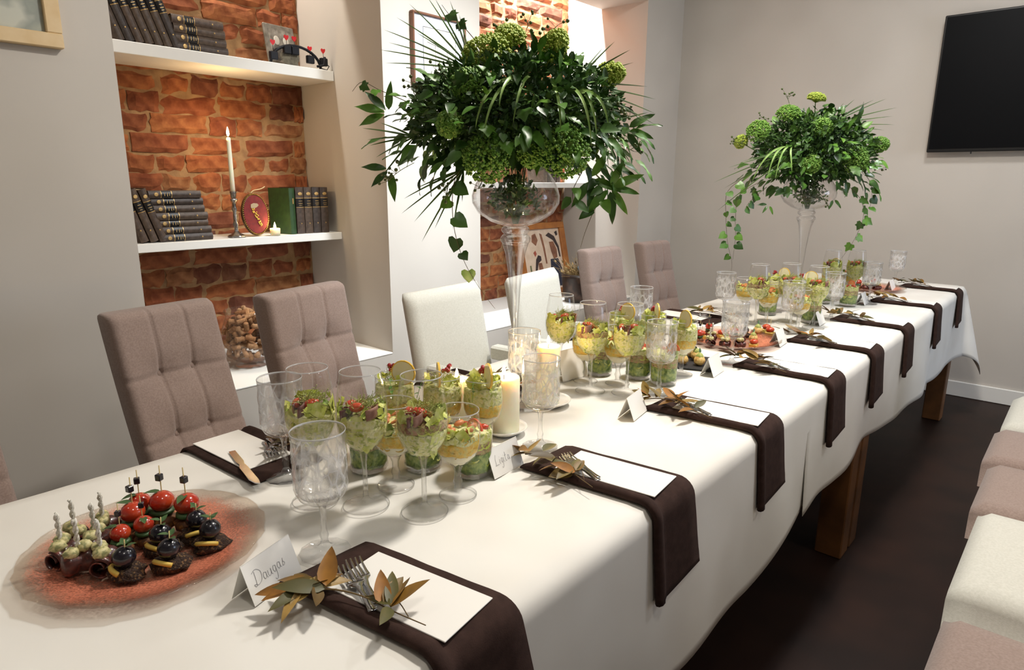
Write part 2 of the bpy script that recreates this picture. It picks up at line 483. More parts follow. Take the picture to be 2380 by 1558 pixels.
# brick back walls of the two niches, every brick a piece of its own
def brick_mesh(k, L, H, D):
    rnd = random.Random(100 + k)
    mb = MB(); nx, nz = 5, 4
    def fn(u, v):
        ex = min(u, 1 - u) * L; ez = min(v, 1 - v) * H
        e = min(ex, ez)
        d = D - (0.013 if e < 1e-6 else 0) + 0.008 * noise.noise(Vector((u * 3 + k * 7, v * 2, k)))
        jx = 0.014 * noise.noise(Vector((u * 2, v * 3, k + 9.3)))
        jz = 0.011 * noise.noise(Vector((u * 4 + k, v * 1.5, 3.1)))
        return (d, (u - 0.5) * L + jx, (v - 0.5) * H + jz)
    mb.grid(nx, nz, fn)
    # sides down into the mortar
    ring = [i * (nz + 1) for i in range(nx + 1)] + [nx * (nz + 1) + j for j in range(1, nz + 1)] + [i * (nz + 1) + nz for i in range(nx - 1, -1, -1)] + [j for j in range(nz - 1, 0, -1)]
    base = len(mb.v)
    for r in ring:
        x, y, z = mb.v[r]; mb.v.append((-0.03, y * 1.02, z * 1.03))
    n = len(ring)
    for i in range(n):
        mb.f.append((ring[i], base + i, base + (i + 1) % n, ring[(i + 1) % n])); mb.m.append(0)
    return mb.mesh('brick', M_brick, smooth=False)
STRET = [brick_mesh(k, 0.262, 0.080, 0.012) for k in range(6)]
HEAD = [brick_mesh(20 + k, 0.133, 0.080, 0.012) for k in range(6)]
def brick_wall(name, y0, y1, z0, z1, seed):
    rnd = random.Random(seed)
    def fn(u, v):
        y = y0 + (y1 - y0) * u; z = z0 + (z1 - z0) * v
        return (XB + 0.004 * noise.noise(Vector((y * 9, z * 9, seed))), y, z)
    w = MB().grid(40, 60, fn).build(name, M_mortar, smooth=True)
    w['kind'] = 'structure'
    z = z0 + 0.04; row = 0
    while z < z1 - 0.03:
        y = y0 - rnd.uniform(0.0, 0.2)
        heads = row % 2 == 0
        while y < y1:
            st = rnd.random() < (0.30 if heads else 0.72)
            L = 0.265 if st else 0.135
            yc = y + L / 2
            sx = 1.0
            a, b = y, y + L
            if a < y0: a = y0
            if b > y1: b = y1
            if b - a > 0.045:
                me = rnd.choice(STRET if st else HEAD)
                o = obj('brick', me, w, loc=(XB + rnd.uniform(-0.004, 0.006), (a + b) / 2, z + rnd.uniform(-0.004, 0.004)), rot=(rnd.uniform(-0.04, 0.04), 0, rnd.uniform(-.03, .03)))
                o.scale = (1, (b - a) / L * rnd.uniform(0.95, 1.0), rnd.uniform(0.94, 1.10))
            y += L
        z += 0.0872; row += 1
    return w
brick_wall('wall_niche_near', N1a, N1b, ZL, 2.60, 5)
brick_wall('wall_niche_far', N2a + 0.3, N2b, ZL, 2.80, 11)
struct('wall_niche_far_plaster', MB().box(XB - 0.05, XB + 0.004, N2a, N2a + 0.3, ZL, ZC), M_wall)
struct('wall_niche_near_plaster', MB().box(XB - 0.05, XB + 0.002, N1a, N1b, 2.60, ZC), M_wall)
struct('wall_niche_far_plaster_top', MB().box(XB - 0.05, XB + 0.002, N2a + 0.3, N2b, 2.80, ZC), M_wall)

def shelf(label, y0, y1, zt, th):
    t = MB().cbox(XB + 0.01, XS, y0, y1, zt - th, zt, 0.002).build('wall_shelf', M_white, smooth=False)
    return tag(t, label, 'shelf', 'white niche shelves')
ZS1, ZS2, ZS3 = 1.813, 1.030, 1.285
shelf('upper white shelf in the near brick niche carrying leaning books', N1a + .001, N1b - .001, ZS1, 0.047)
shelf('lower white shelf in the near brick niche with the tall lit candle', N1a + .001, N1b - .001, ZS2, 0.036)
shelf('white shelf in the far brick niche behind the tall bouquet', N2a + .001, N2b - .001, ZS3, 0.036)

# ceiling downlights (above the frame)
for i, (lx, ly, lw) in enumerate(LAMPS):
    names = ['above the near half of the table', 'above the far half of the table', 'above the right-hand chairs', 'above the near right corner', 'above the near left wall', 'above the ivory armchairs']
    t = thing('ceiling_downlight', 'round white recessed ceiling downlight ' + names[i], 'ceiling lamp', (lx, ly, ZC), group='ceiling downlights')
    MB().lathe([(0.155, 0.0), (0.185, -0.004), (0.185, -0.014), (0.158, -0.016), (0.155, 0.0)], 32).build('trim_ring', M_white, t)
    MB().lathe([(0.0, -0.004), (0.155, -0.004)], 32).build('diffuser', mat('lamp_diffuser', '#FFF4E0', emit='#FFEBCC', estr=2.0), t)

# television on the far wall
tv = thing('television', 'large black flat television mounted on the far wall', 'television', (-0.853, YF - 0.06, 1.477))
MB().cbox(0, 1.32, 0.0, 0.035, 0, 0.76, 0.004).build('casing', mat('black_plastic', '#0B0B0D', rough=0.35), tv, smooth=False)
MB().box(0.010, 1.31, -0.0015, 0.001, 0.018, 0.75).build('screen', mat('screen_glass', '#020306', rough=0.45, spec=0.12), tv, smooth=False)
MB().box(0.45, 0.87, 0.035, 0.059, 0.2, 0.55).build('wall_bracket', M_black, tv, smooth=False)
MB().box(0.222, 0.225, 0.002, 0.03, -0.012, 0.0).build('sensor_tab', M_black, tv, smooth=False)

# pictures on the plastered wall
pf = thing('framed_picture', 'pale wooden picture frame at the upper left of the wall', 'picture', (XA, 0.44, 1.687))
fw = 0.043
pw, ph = 0.285, 0.36
for nm, b in (('frame_bar', (0.002, 0.03, -pw, pw, 0, fw)), ('frame_bar', (0.002, 0.03, -pw, pw, ph - fw, ph)), ('frame_bar', (0.002, 0.03, -pw, -pw + fw, fw, ph - fw)), ('frame_bar', (0.002, 0.03, pw - fw, pw, fw, ph - fw))):
    MB().cbox(*b, 0.003).build(nm, mat('pale_wood', '#E6CB9E', '#DBBB88', rough=0.5, scale=14), pf, smooth=False)
MB().box(0.002, 0.012, -pw + fw, pw - fw, fw, ph - fw).build('print', mat('reflection_toned_print', '#B4B8A8', '#D2D2C2', rough=0.3, scale=9, c3='#9EA398'), pf, smooth=False)  # print colour lightened to carry the reflection in its glazing
MB().box(0.014, 0.016, -pw + fw, pw - fw, fw, ph - fw).build('glazing', M_glass, pf, smooth=False)

pf2 = thing('framed_picture', 'white matted sketch in a thin brown frame behind the tall bouquet', 'picture', (XA, 2.325, 1.735))
pw, ph, fw = 0.172, 0.325, 0.010
for b in ((0.002, 0.028, -pw, pw, 0, fw), (0.002, 0.028, -pw, pw, ph - fw, ph), (0.002, 0.028, -pw, -pw + fw, fw, ph - fw), (0.002, 0.028, pw - fw, pw, fw, ph - fw)):
    MB().cbox(*b, 0.002).build('frame_bar', mat('brown_frame', '#7A5038', rough=0.5), pf2, smooth=False)
MB().box(0.002, 0.018, -pw + fw, pw - fw, fw, ph - fw).build('mat_board', mat('mat_board', '#DADFEA', rough=0.7), pf2, smooth=False)
MB().box(0.018, 0.0192, -0.105, 0.105, 0.06, 0.265).build('drawing', mat('sketch_paper', '#EFE9D2', '#E4DDC4', rough=0.7, scale=12), pf2, smooth=False)
sk = MB()
for (ya, za, yb, zb) in ((-.105, .265, .105, .265), (-.105, .06, -.105, .265), (.105, .06, .105, .265), (-.105, .06, .105, .06), (-.08, .20, .09, .17), (-.03, .21, -.03, .08), (.04, .19, .07, .09), (-.06, .10, .05, .10)):
    sk.tube([(0.0196, ya, za), (0.0196, yb, zb)], 0.0014, 4)
sk.build('sketch_lines', M_ink, pf2)
# ---------------------------------------------------------------- tables and cloths
TXL, TXR, TZ = -1.315, -0.505, 0.75
def table(label, y0, y1):
    t = thing('dining_table', label, 'table', (0, 0, 0), group='oak tables set end to end')
    MB().cbox(TXL + .012, TXR - .012, y0, y1, 0.705, 0.744, 0.003).build('tabletop', M_wood, t, smooth=False)
    for (x0, x1) in ((TXL + .02, TXL + .12), (TXR - .085, TXR + .015 - .012)):
        for (a, b) in ((y0 + .005, y0 + .09), (y1 - .09, y1 - .005)):
            MB().cbox(x0, x1, a, b, 0.0, 0.705, 0.004).build('leg', M_wood, t, smooth=False)
    for x in (TXL + .05, TXR - .07):
        MB().box(x, x + .02, y0 + .09, y1 - .09, 0.63, 0.705).build('apron', M_wood, t, smooth=False)
    return t
table('oak table under the near end of the white cloth', -1.30, 0.55)
table('oak table under the middle of the white cloth', 0.56, 2.41)
table('oak table under the far end of the white cloth by the wall', 2.42, 4.27)

def drop_at(y):
    pts = [(-2, .375), (1.0, .385), (1.35, .375), (1.85, .325), (1.95, .335), (2.4, .33), (3.05, .37), (4.3, .40)]
    for (a, da), (b, db) in zip(pts, pts[1:]):
        if y <= b: return da + (db - da) * max(0, (y - a) / (b - a))
    return pts[-1][1]

def cloth(name, label, y0, y1, lift, flap0, flap1, creases, seed):
    """white cloth draped over the table; flap = length hanging over that end (0 when it just ends on the top)"""
    zt = TZ + lift
    R = 0.012
    us = [-1 + i / 18 for i in range(18)] + [i / 26 for i in range(27)] + [1 + (i + 1) / 18 for i in range(18)]   # <0 left drop, 0..1 top, >1 right drop
    ys = []
    ny = int((y1 - y0) / 0.03)
    if flap0: ys += [('a', -(1 - i / 10)) for i in range(10)]
    ys += [('t', i / ny) for i in range(ny + 1)]
    if flap1: ys += [('b', (i + 1) / 10) for i in range(10)]
    vs = []
    xl, xr = TXL - lift, TXR + lift
    for (kind, t) in ys:
        if kind == 't': y = y0 + (y1 - y0) * t; dv = 0.0
        elif kind == 'a': y = y0; dv = -t * flap0
        else: y = y1; dv = t * flap1
        dr = drop_at(y) - .012
        for u in us:
            du = 0.0
            if u < 0: x = xl; du = -u * dr; sx = -1
            elif u > 1: x = xr; du = (u - 1) * dr; sx = 1
            else: x = xl + (xr - xl) * u; sx = 0
            r = math.hypot(du, dv)
            if r < 1e-9:
                z = zt
                for cy in creases:
                    z += 0.0022 * math.exp(-((y - cy) / 0.006) ** 2)
                z += 0.0016 * math.exp(-((x + 0.905) / 0.006) ** 2)
                z += 0.0010 * noise.noise(Vector((x * 5, y * 5, seed)))
                e = min(x - xl, xr - x)
                if e < 0.02: z -= 0.003 * (1 - e / 0.02) ** 2
                vs.append((x, y, z)); continue
            ph = math.atan2(dv, du)
            k = 0.03 + 0.28 * math.sin(2 * ph) if dv > 0 and du > 0 else 0.03
            wav = (0.010 * math.sin(y * 5.3 + seed) + 0.008 * math.sin(y * 11.7 + seed * 2)) * (r / 0.37) ** 1.3 if du > 0 and dv == 0 else 0.0
            out = R * min(1, r / 0.02) + k * r
            ox = sx * (out * math.cos(ph) + (wav if dv == 0 else 0))
            sy = 1 if kind == 'b' else -1
            oy = sy * out * math.sin(ph) if dv > 0 else 0.0
            if dv > 0 and du == 0: oy += 0.012 * math.sin(x * 14) * (r / 0.37)
            zz = zt - max(0.0, r * math.sqrt(max(0, 1 - k * k)) - 0.3 * R * min(1, r / 0.02)) - 0.003
            zz += (0.006 * math.sin(y * 7.1 + seed) + .004 * math.sin(y * 17)) * (r / dr) ** 3 if dv == 0 else 0
            vs.append((x + ox, y + oy, zz))
    nu = len(us); fs = []
    for j in range(len(ys) - 1):
        for i in range(nu - 1):
            fs.append((j * nu + i, j * nu + i + 1, (j + 1) * nu + i + 1, (j + 1) * nu + i))
    o = MB().add(vs, fs).build(name, M_cloth)
    solidify(o, 0.0015, -1)
    tag(o, label, 'tablecloth', 'white tablecloths')
    return o
cloth('tablecloth', 'near white tablecloth covering the front half of the long table', -1.28, 1.945, 0.0045, 0, 0, [-.3, .28, .86, 1.44], 1.0)
cloth('tablecloth', 'far white tablecloth whose corner flares out by the far wall', 1.72, 4.285, 0.002, 0, 0.36, [2.25, 2.85, 3.45, 3.95], 4.0)
ZT = TZ + 0.0065      # where things stand on the cloth (near)
def zt(y): return TZ + (0.0068 if y < 1.95 else 0.0045)

# ---------------------------------------------------------------- chairs
def back_fn(w, h, lean, th, tuft):
    def disp(u, v):
        if not tuft: return 0.0
        d = 0.0
        for bu in (0.34, 0.66):
            for bv in (0.66, 0.34):
                rr = ((u - bu) * w) ** 2 + ((v - bv) * h) ** 2
                d += 0.020 * math.exp(-rr / 0.0022) + 0.008 * math.exp(-rr / 0.0001)
        d += 0.008 * sum(math.exp(-(((u - bu) * w) / 0.0042) ** 2) for bu in (0.34, 0.66))
        d += 0.008 * sum(math.exp(-(((v - bv) * h) / 0.0045) ** 2) for bv in (0.66, 0.34))
        return d
    def edge(u, v):
        eu = min(u, 1 - u) * w; ev = (1 - v) * h
        r = 0.022; s = 0.0
        for e in (eu, ev):
            if e < r: s += r - math.sqrt(max(0, r * r - (r - e) ** 2))
        return min(s, th * 0.48)
    return disp, edge
def chair_back(mb, w, z0, z1, xb, lean, th, tuft):
    h = z1 - z0
    disp, edge = back_fn(w, h, lean, th, tuft)
    nu, nv = (64, 72) if tuft else (20, 20)
    def mid(v): return xb - lean * v - 0.010 * math.sin(v * math.pi) * (1 if tuft else 0)
    def front(u, v):
        return (mid(v) + th / 2 - disp(u, v) - edge(u, v), (u - .5) * w, z0 + h * v)
    def rear(u, v):
        return (mid(v) - th / 2 + edge(u, v), (.5 - u) * w, z0 + h * v)
    mb.grid(nu, nv, front); mb.grid(nu, nv, rear)
    # close the rim
    k = len(mb.v) // 2; N = nv + 1
    F = lambda i, j: i * N + j
    B = lambda i, j: k + (nu - i) * N + j
    for j in range(nv):
        mb.f.append((F(0, j), F(0, j + 1), B(0, j + 1), B(0, j))); mb.m.append(0)
        mb.f.append((F(nu, j + 1), F(nu, j), B(nu, j), B(nu, j + 1))); mb.m.append(0)
    for i in range(nu):
        mb.f.append((F(i, nv), F(i + 1, nv), B(i + 1, nv), B(i, nv))); mb.m.append(0)
        mb.f.append((F(i + 1, 0), F(i, 0), B(i, 0), B(i + 1, 0))); mb.m.append(0)
    return mb
def cushion(mb, x0, x1, y0, y1, z0, z1, r=0.025, crown=0.012):
    cx, cy = (x0 + x1) / 2, (y0 + y1) / 2
    n = 16
    def top(u, v):
        x = x0 + (x1 - x0) * u; y = y0 + (y1 - y0) * v
        ex = min(u, 1 - u) * (x1 - x0); ey = min(v, 1 - v) * (y1 - y0)
        s = 0
        for e in (ex, ey):
            if e < r: s += r - math.sqrt(max(0, r * r - (r - e) ** 2))
        return (x, y, z1 + crown * math.sin(math.pi * u) * math.sin(math.pi * v) - min(s, r * 1.3))
    mb.grid(n, n, top)
    k = len(mb.v) - (n + 1) ** 2
    ring = [k + i * (n + 1) for i in range(n + 1)] + [k + n * (n + 1) + j for j in range(1, n + 1)] + [k + i * (n + 1) + n for i in range(n - 1, -1, -1)] + [k + j for j in range(n - 1, 0, -1)]
    b = len(mb.v)
    for q in ring:
        x, y, z = mb.v[q]; mb.v.append((x, y, z0))
    m = len(ring)
    for i in range(m):
        mb.f.append((ring[i], b + i, b + (i + 1) % m, ring[(i + 1) % m])); mb.m.append(0)
    mb.f.append(tuple(b + i for i in range(m))); mb.m.append(0)
    return mb
def chair(label, x, y, rz, w=0.40, ztop=0.93, lean=0.10, tuft=True, fab=None, arms=False, seat_d=0.42, seat_w=None, group='', zs=0.47, th=0.088):
    """faces local +X; origin on the floor under the rear of the seat"""
    fab = fab or M_mauve
    t = thing('dining_chair' if not arms else 'dining_armchair', label, 'chair', (x, y, 0), rz, group)
    sw = seat_w or w
    cushion(MB(), 0.0, seat_d, -sw / 2, sw / 2, zs - 0.10, zs, 0.022).build('seat', fab, t)
    chair_back(MB(), w, zs - 0.08, ztop, -0.025, lean, th, tuft).build('backrest', fab, t)
    if tuft:
        disp, edge = back_fn(w, ztop - zs + 0.08, lean, th, True)
        h = ztop - zs + 0.08
        for bu in (0.34, 0.66):
            for bv in (0.66, 0.34):
                xm = -0.025 - lean * bv - 0.010 * math.sin(bv * math.pi) + th / 2 - 0.034
                MB().ball((xm, (bu - .5) * w, zs - 0.08 + h * bv), (0.005, 0.011, 0.011), 10, 6).build('button', fab, t)
    for sy in (-1, 1):
        for lx in (0.02, seat_d - 0.05):
            MB().cbox(lx, lx + 0.035, sy * (sw / 2 - .04) - .017, sy * (sw / 2 - .04) + .017, 0, zs - 0.10, 0.003).build('leg', M_darkwood, t, smooth=False)
    if arms:
        for sy in (-1, 1):
            yy = sy * (w / 2 - 0.022)
            MB().cbox(-0.02, seat_d - 0.10, yy - .026, yy + .026, 0.60, 0.655, 0.008).build('armrest', fab, t, smooth=False)
            MB().cbox(seat_d - 0.16, seat_d - 0.10, yy - .022, yy + .022, zs - 0.05, 0.60, 0.006).build('arm_post', fab, t, smooth=False)
    return t
def place_left(label, cx, cy, rz, w, ztop, lean, **kw):
    """cx, cy = middle of the top of the backrest's front face"""
    ox = 0.025 + lean - kw.get('th', 0.088) / 2
    x = cx + math.cos(rz) * ox; y = cy + math.sin(rz) * ox
    return chair(label, x, y, rz, w, ztop, lean, **kw)
GL = 'chairs along the wall side of the table'
place_left('taupe tufted chair at the near left edge of the picture', -1.98, 0.125, math.radians(8), 0.34, 0.93, 0.17, group=GL)
place_left('taupe tufted chair in front of the bowl of corks, nearest the dark napkin', -1.985, 0.735, math.radians(9), 0.315, 0.93, 0.17, group=GL)
place_left('taupe tufted chair in front of the near niche edge, right of the bowl of corks', -1.985, 1.205, math.radians(14), 0.365, 0.93, 0.12, group=GL)
place_left('ivory armchair in front of the white pier, left of the tall glass vase stem', -1.80, 1.672, math.radians(5), 0.41, 0.90, 0.10, tuft=False, fab=M_ivory, arms=True, group=GL, th=0.06, seat_d=0.36)
place_left('ivory armchair right of the tall glass vase stem, before the icon', -1.815, 2.225, math.radians(12), 0.44, 0.90, 0.10, tuft=False, fab=M_ivory, arms=True, group=GL, th=0.06, seat_d=0.36)
place_left('taupe tufted chair beside the dried plant pot', -2.05, 3.11, math.radians(-2), 0.33, 0.93, 0.12, group=GL)
place_left('taupe tufted chair farthest along the wall, by the corner', -2.05, 3.69, math.radians(-4), 0.30, 0.93, 0.15, group=GL)
GR = 'chairs along the right side of the table'
R_ = math.pi
chair('taupe chair seat at the bottom right corner of the picture', 0.33, 1.20, R_, 0.44, 0.95, 0.08, seat_w=0.43, group=GR, zs=0.48, seat_d=0.44)
chair('ivory chair seat second from the bottom right corner', 0.33, 1.735, R_, 0.46, 0.95, 0.08, tuft=False, fab=M_ivory, seat_w=0.47, group=GR, zs=0.48, seat_d=0.45)
chair('taupe chair seat just beyond the ivory seat on the right', 0.32, 2.155, R_, 0.38, 0.95, 0.08, seat_w=0.37, group=GR, zs=0.48, seat_d=0.46)
chair('taupe chair seat fourth along the right side', 0.31, 2.535, R_, 0.34, 0.95, 0.08, seat_w=0.345, group=GR, zs=0.48, seat_d=0.47)
chair('ivory chair seat farthest along the right edge of the picture', 0.31, 2.98, R_, 0.42, 0.95, 0.08, tuft=False, fab=M_ivory, seat_w=0.45, group=GR, zs=0.48, seat_d=0.46)
# ---------------------------------------------------------------- glassware (built once, then copied with all parts)
def offstage_copy(proto):
    return copy_tree(proto)
def mk_wine():
    t = thing('wine_glass', 'x', 'wine glass')
    MB().lathe([(0.0, .0008), (.0385, .0008), (.039, .002), (.036, .0032), (.018, .0055), (.009, .009), (.0055, .016), (0.0, .016)], 32).build('foot', M_glass, t)
    MB().lathe([(.0378, .0006), (.0392, .0012), (.0390, .0026), (.0378, .0030), (.0372, .0016), (.0378, .0006)], 40).build('foot_rim', M_stemglass, t)
    MB().lathe([(.0056, .014), (.0045, .024), (.0040, .050), (.0042, .078), (.0065, .094), (.010, .101)], 16).build('stem', M_stemglass, t)
    MB().lathe([(.0, .0995), (.010, .101), (.024, .108), (.0345, .121), (.0405, .138), (.0425, .155), (.0415, .175), (.0385, .200), (.0345, .225), (.0330, .236),
                (.0324, .2362), (.0324, .2350), (.0338, .225), (.0376, .200), (.0405, .175), (.0415, .155), (.0395, .138), (.0335, .1225), (.023, .1105), (.0, .104)], 40).build('bowl', M_glass, t)
    MB().lathe([(.0330, .2345), (.0334, .2358), (.0328, .2368), (.0321, .2358), (.0326, .2345)], 40).build('rim', M_rim, t)
    return t
def mk_short():
    t = thing('stemmed_goblet', 'x', 'goblet')
    MB().lathe([(0.0, .0008), (.0325, .0008), (.033, .002), (.030, .003), (.015, .006), (.008, .011), (.0, .012)], 28).build('foot', M_glass, t)
    MB().lathe([(.0318, .0006), (.0332, .0012), (.0330, .0026), (.0318, .0030), (.0312, .0016), (.0318, .0006)], 36).build('foot_rim', M_stemglass, t)
    MB().lathe([(.0075, .010), (.006, .018), (.0085, .026), (.0060, .034), (.0058, .045), (.009, .054), (.013, .059)], 14).build('stem', M_stemglass, t)
    MB().lathe([(.0, .058), (.014, .060), (.026, .067), (.0345, .079), (.039, .094), (.0400, .112), (.0392, .132), (.0380, .157),
                (.0374, .157), (.0385, .132), (.0392, .112), (.0382, .094), (.0335, .080), (.025, .069), (.0, .062)], 36).build('bowl', M_glass, t)
    MB().lathe([(.0380, .1555), (.0384, .1568), (.0378, .1578), (.0371, .1568), (.0376, .1555)], 36).build('rim', M_rim, t)
    return t
def mk_tumbler():
    t = thing('tumbler', 'x', 'tumbler')
    MB().lathe([(.0, .010), (.0345, .010), (.0355, .020), (.0375, .095), (.0382, .102), (.0376, .102), (.0368, .095), (.0348, .020), (.0338, .012), (.0, .012)], 36).build('body', M_glass, t)
    MB().lathe([(.0, .001), (.031, .001), (.0345, .004), (.0355, .010), (.0350, .0155), (.033, .0160)], 48, rf=lambda a, z, i: 0.0010 * math.cos(18 * a) * (1 if 0 < i < 5 else 0)).build('cut_base', M_crystal, t)
    return t
def mk_goblet():
    t = thing('water_goblet', 'x', 'goblet')
    MB().lathe([(0.0, .0008), (.0365, .0008), (.037, .002), (.034, .0030), (.020, .005), (.010, .009), (.0065, .016), (.0, .017)], 36, rf=lambda a, z, i: 0.0009 * math.cos(12 * a) if 0 < i < 5 else 0).build('foot', M_crystal, t)
    MB().lathe([(.0065, .015), (.0052, .022), (.0068, .028), (.0048, .036), (.0042, .055), (.0052, .072), (.010, .082)], 14).build('stem', M_stemglass, t)
    def relief(a, z, i):
        if i > 15: return 0
        k = max(0.0, min(1.0, (z - .09) / .02)) * max(0.0, min(1.0, (.172 - z) / .012))
        p = math.cos(9 * a + 60 * z) * math.cos(9 * a - 60 * z)
        return 0.0022 * k * (abs(p) ** 0.6 - 0.3)
    prof = [(.0, .081), (.012, .082), (.024, .085), (.032, .091), (.0362, .100)] + [(.0372 + .0006 * j / 10, .104 + .0068 * j) for j in range(11)] + [(.0388, .190), (.0384, .1915), (.0378, .190), (.0366, .175), (.0362, .130), (.0355, .104), (.030, .094), (.0, .087)]
    MB().lathe(prof, 54, rf=relief).build('bowl', M_cutbowl, t)
    MB().lathe([(.0384, .1885), (.0390, .1900), (.0384, .1915), (.0376, .1900), (.0380, .1885)], 36).build('rim', M_rim, t)
    return t
PROTO = {}
COUNT = {}
def glass(kind, label, x, y, rz=0.0, group=None, s=1.0):
    mk = {'wine': mk_wine, 'short': mk_short, 'tumbler': mk_tumbler, 'goblet': mk_goblet}[kind]
    if kind not in PROTO:
        PROTO[kind] = mk(); o = PROTO[kind]
    else:
        o = copy_tree(PROTO[kind])
    o.location = (x, y, zt(y)); o.rotation_euler = (0, 0, rz); o.scale = (s, s, s)
    o['label'] = label
    o['group'] = group or {'wine': 'wine glasses of salad', 'short': 'short goblets of layered salad', 'tumbler': 'tumblers of salad', 'goblet': 'cut-crystal water goblets'}[kind]
    return o

# ---------------------------------------------------------------- layered salads
M_lettuce = mat('lettuce', '#BCC84C', '#E2E490', rough=0.5, scale=70, c3='#D0D666')
M_lettuce_d = mat('dark_leaf_salad', '#6E8A30', '#A0B04A', rough=0.55, scale=70)
M_cabbage = mat('pale_salad_mix', '#D6D670', '#A4B044', rough=0.6, scale=110, c3='#E8E4AC', bump=0.9, bscale=150, detail=6)
M_greenmix = mat('green_salad_mix', '#5A7434', '#A0AE5C', rough=0.6, scale=110, c3='#7C944A', bump=0.9, bscale=150, detail=6)
M_meatmix = mat('pink_meat_mix', '#B98A6A', '#8A5A44', rough=0.6, scale=120, c3='#A9A060', bump=0.8, bscale=160, detail=6)
M_egg = mat('yellow_egg_layer', '#E3B33A', '#D9C56A', rough=0.6, scale=130, c3='#E8C24A', bump=0.8, bscale=200, detail=6)
M_cream = mat('white_cream_layer', '#EFE9CF', '#E6DDB4', rough=0.5, scale=60, bump=0.3)
M_shrimp = mat('orange_shrimp', '#E0955A', '#D07840', rough=0.45, scale=50, bump=0.4)
M_tomato = mat('tomato_red', '#C23A22', '#D2552F', rough=0.25, scale=40, coat=0.5)
M_ham = mat('dark_ham', '#7A4F48', '#5E3834', rough=0.4, scale=50, coat=0.2)
M_beef = mat('pale_roast_meat', '#B08672', '#8C6050', rough=0.5, scale=60)
M_sprout = mat('sprouts', '#AEBB5C', '#C8CC86', rough=0.5, scale=200)
M_crouton = mat('crouton', '#C9A052', '#A97A35', rough=0.8, scale=120, bump=0.6)
M_lemon = mat('lemon_flesh', '#F8EEBE', '#FBF3D0', rough=0.35, scale=60)
M_lemonrind = mat('lemon_rind', '#F0BE38', '#F4CE58', rough=0.4, scale=90)
M_berry = mat('red_currant', '#8E1420', '#B4202A', rough=0.15, scale=200, coat=0.7)
M_pea = mat('pea_shoot', '#4F7A32', '#6B9244', rough=0.5, scale=60)

def scraps(mb, rnd, n, zlo, zhi, rfun, size, curl=0.5, rin=0.35):
    for k in range(n):
        z = rnd.uniform(zlo, zhi); a = rnd.uniform(0, 2 * math.pi); R = rfun(z)
        rr = R * math.sqrt(rnd.uniform(rin, 1.0))
        c = Vector((rr * math.cos(a), rr * math.sin(a), z))
        s = size * rnd.uniform(0.6, 1.3)
        m = Matrix.Translation(c) @ Matrix.Rotation(a, 4, 'Z') @ Matrix.Rotation(rnd.uniform(-0.9, 0.9) + math.pi / 2 * 0.7, 4, 'Y') @ Matrix.Rotation(rnd.uniform(0, 6.28), 4, 'Z')
        vs = []
        for i in range(4):
            for j in range(4):
                u, v = i / 3 - .5, j / 3 - .5
                p = m @ Vector((u * s, v * s * 0.8, s * curl * (u * u * 1.6 + 0.35 * math.sin(9 * v + k) * (abs(u) + .2))))
                q = math.hypot(p.x, p.y); lim = rfun(min(max(p.z, zlo), zhi + 0.02))
                if q > lim: p.x *= lim / q; p.y *= lim / q
                vs.append(p)
        mb.add(vs, [(i * 4 + j, (i + 1) * 4 + j, (i + 1) * 4 + j + 1, i * 4 + j + 1) for i in range(3) for j in range(3)])
    return mb
def hairs(mb, rnd, n, c, spread, L, r=0.0005):
    for k in range(n):
        a = rnd.uniform(0, 6.28); d = spread * math.sqrt(rnd.random())
        p0 = Vector(c) + Vector((d * math.cos(a), d * math.sin(a), rnd.uniform(-.003, .004)))
        dirv = Vector((rnd.uniform(-1, 1), rnd.uniform(-1, 1), rnd.uniform(0.1, 1.0))).normalized()
        side = dirv.orthogonal().normalized()
        l = L * rnd.uniform(0.5, 1.2)
        mb.tube([p0, p0 + dirv * l * 0.5 + side * l * 0.12, p0 + dirv * l * 0.85 + side * l * 0.4], [r, r, r * .6], 3, cap=False)
        if k % 3 == 0: mb.octa(p0 + dirv * l * 0.85 + side * l * 0.4, r * 2.2)
    return mb
def wedge_slice(mb, c, r, th, mtx, frac=1.0, seg=18):
    """round (or half) slice standing in its own plane: flesh = material 0, rind = 1"""
    n = int(seg * frac)
    def ring(rad, z): return [(rad * math.cos(2 * math.pi * frac * i / n), rad * math.sin(2 * math.pi * frac * i / n), z) for i in range(n + 1)]
    for (ra, rb, mi) in ((0.0, r * .91, 0), (r * .91, r, 1)):
        mb.cur = mi
        for z, flip in ((th / 2, False), (-th / 2, True)):
            a = ring(ra, z); b = ring(rb, z)
            vs = [mtx @ Vector(p) for p in a + b]
            fs = [(i, n + 1 + i, n + 2 + i, i + 1) for i in range(n)]
            if flip: fs = [f[::-1] for f in fs]
            mb.add(vs, fs)
    a = ring(r, th / 2); b = ring(r, -th / 2)
    mb.add([mtx @ Vector(p) for p in a + b], [(i, n + 1 + i, n + 2 + i, i + 1) for i in range(n)])
    mb.cur = 0
    return mb
def layer(t, name, prof_r, z0, z1, m, seed, bumpy=0.0015, n=6):
    """a lumpy layer filling the glass between z0 and z1"""
    pr = [(0.0001, z0)] + [(max(0.001, prof_r(z0 + (z1 - z0) * i / n)), z0 + (z1 - z0) * i / n) for i in range(n + 1)] + [(prof_r(z1) * .6, z1 + .004), (0.0001, z1 + .005)]
    def rf(a, z, i):
        if i in (0, n + 3): return 0
        return -abs(bumpy * 1.5 * noise.noise(Vector((math.cos(a) * 3, math.sin(a) * 3, z * 90 + seed))))
    def zf(a, i):
        if i in (0, n + 3): return 0
        w = .005 if i > n - 1 or i < 2 else .003
        return w * noise.noise(Vector((math.cos(a) * 2.2 + seed, math.sin(a) * 2.2, 1.7 * (i > n / 2)))) - (.002 if i < 2 else 0)
    return MB().lathe(pr, 32, rf=rf, zf=zf).build(name, m, t)
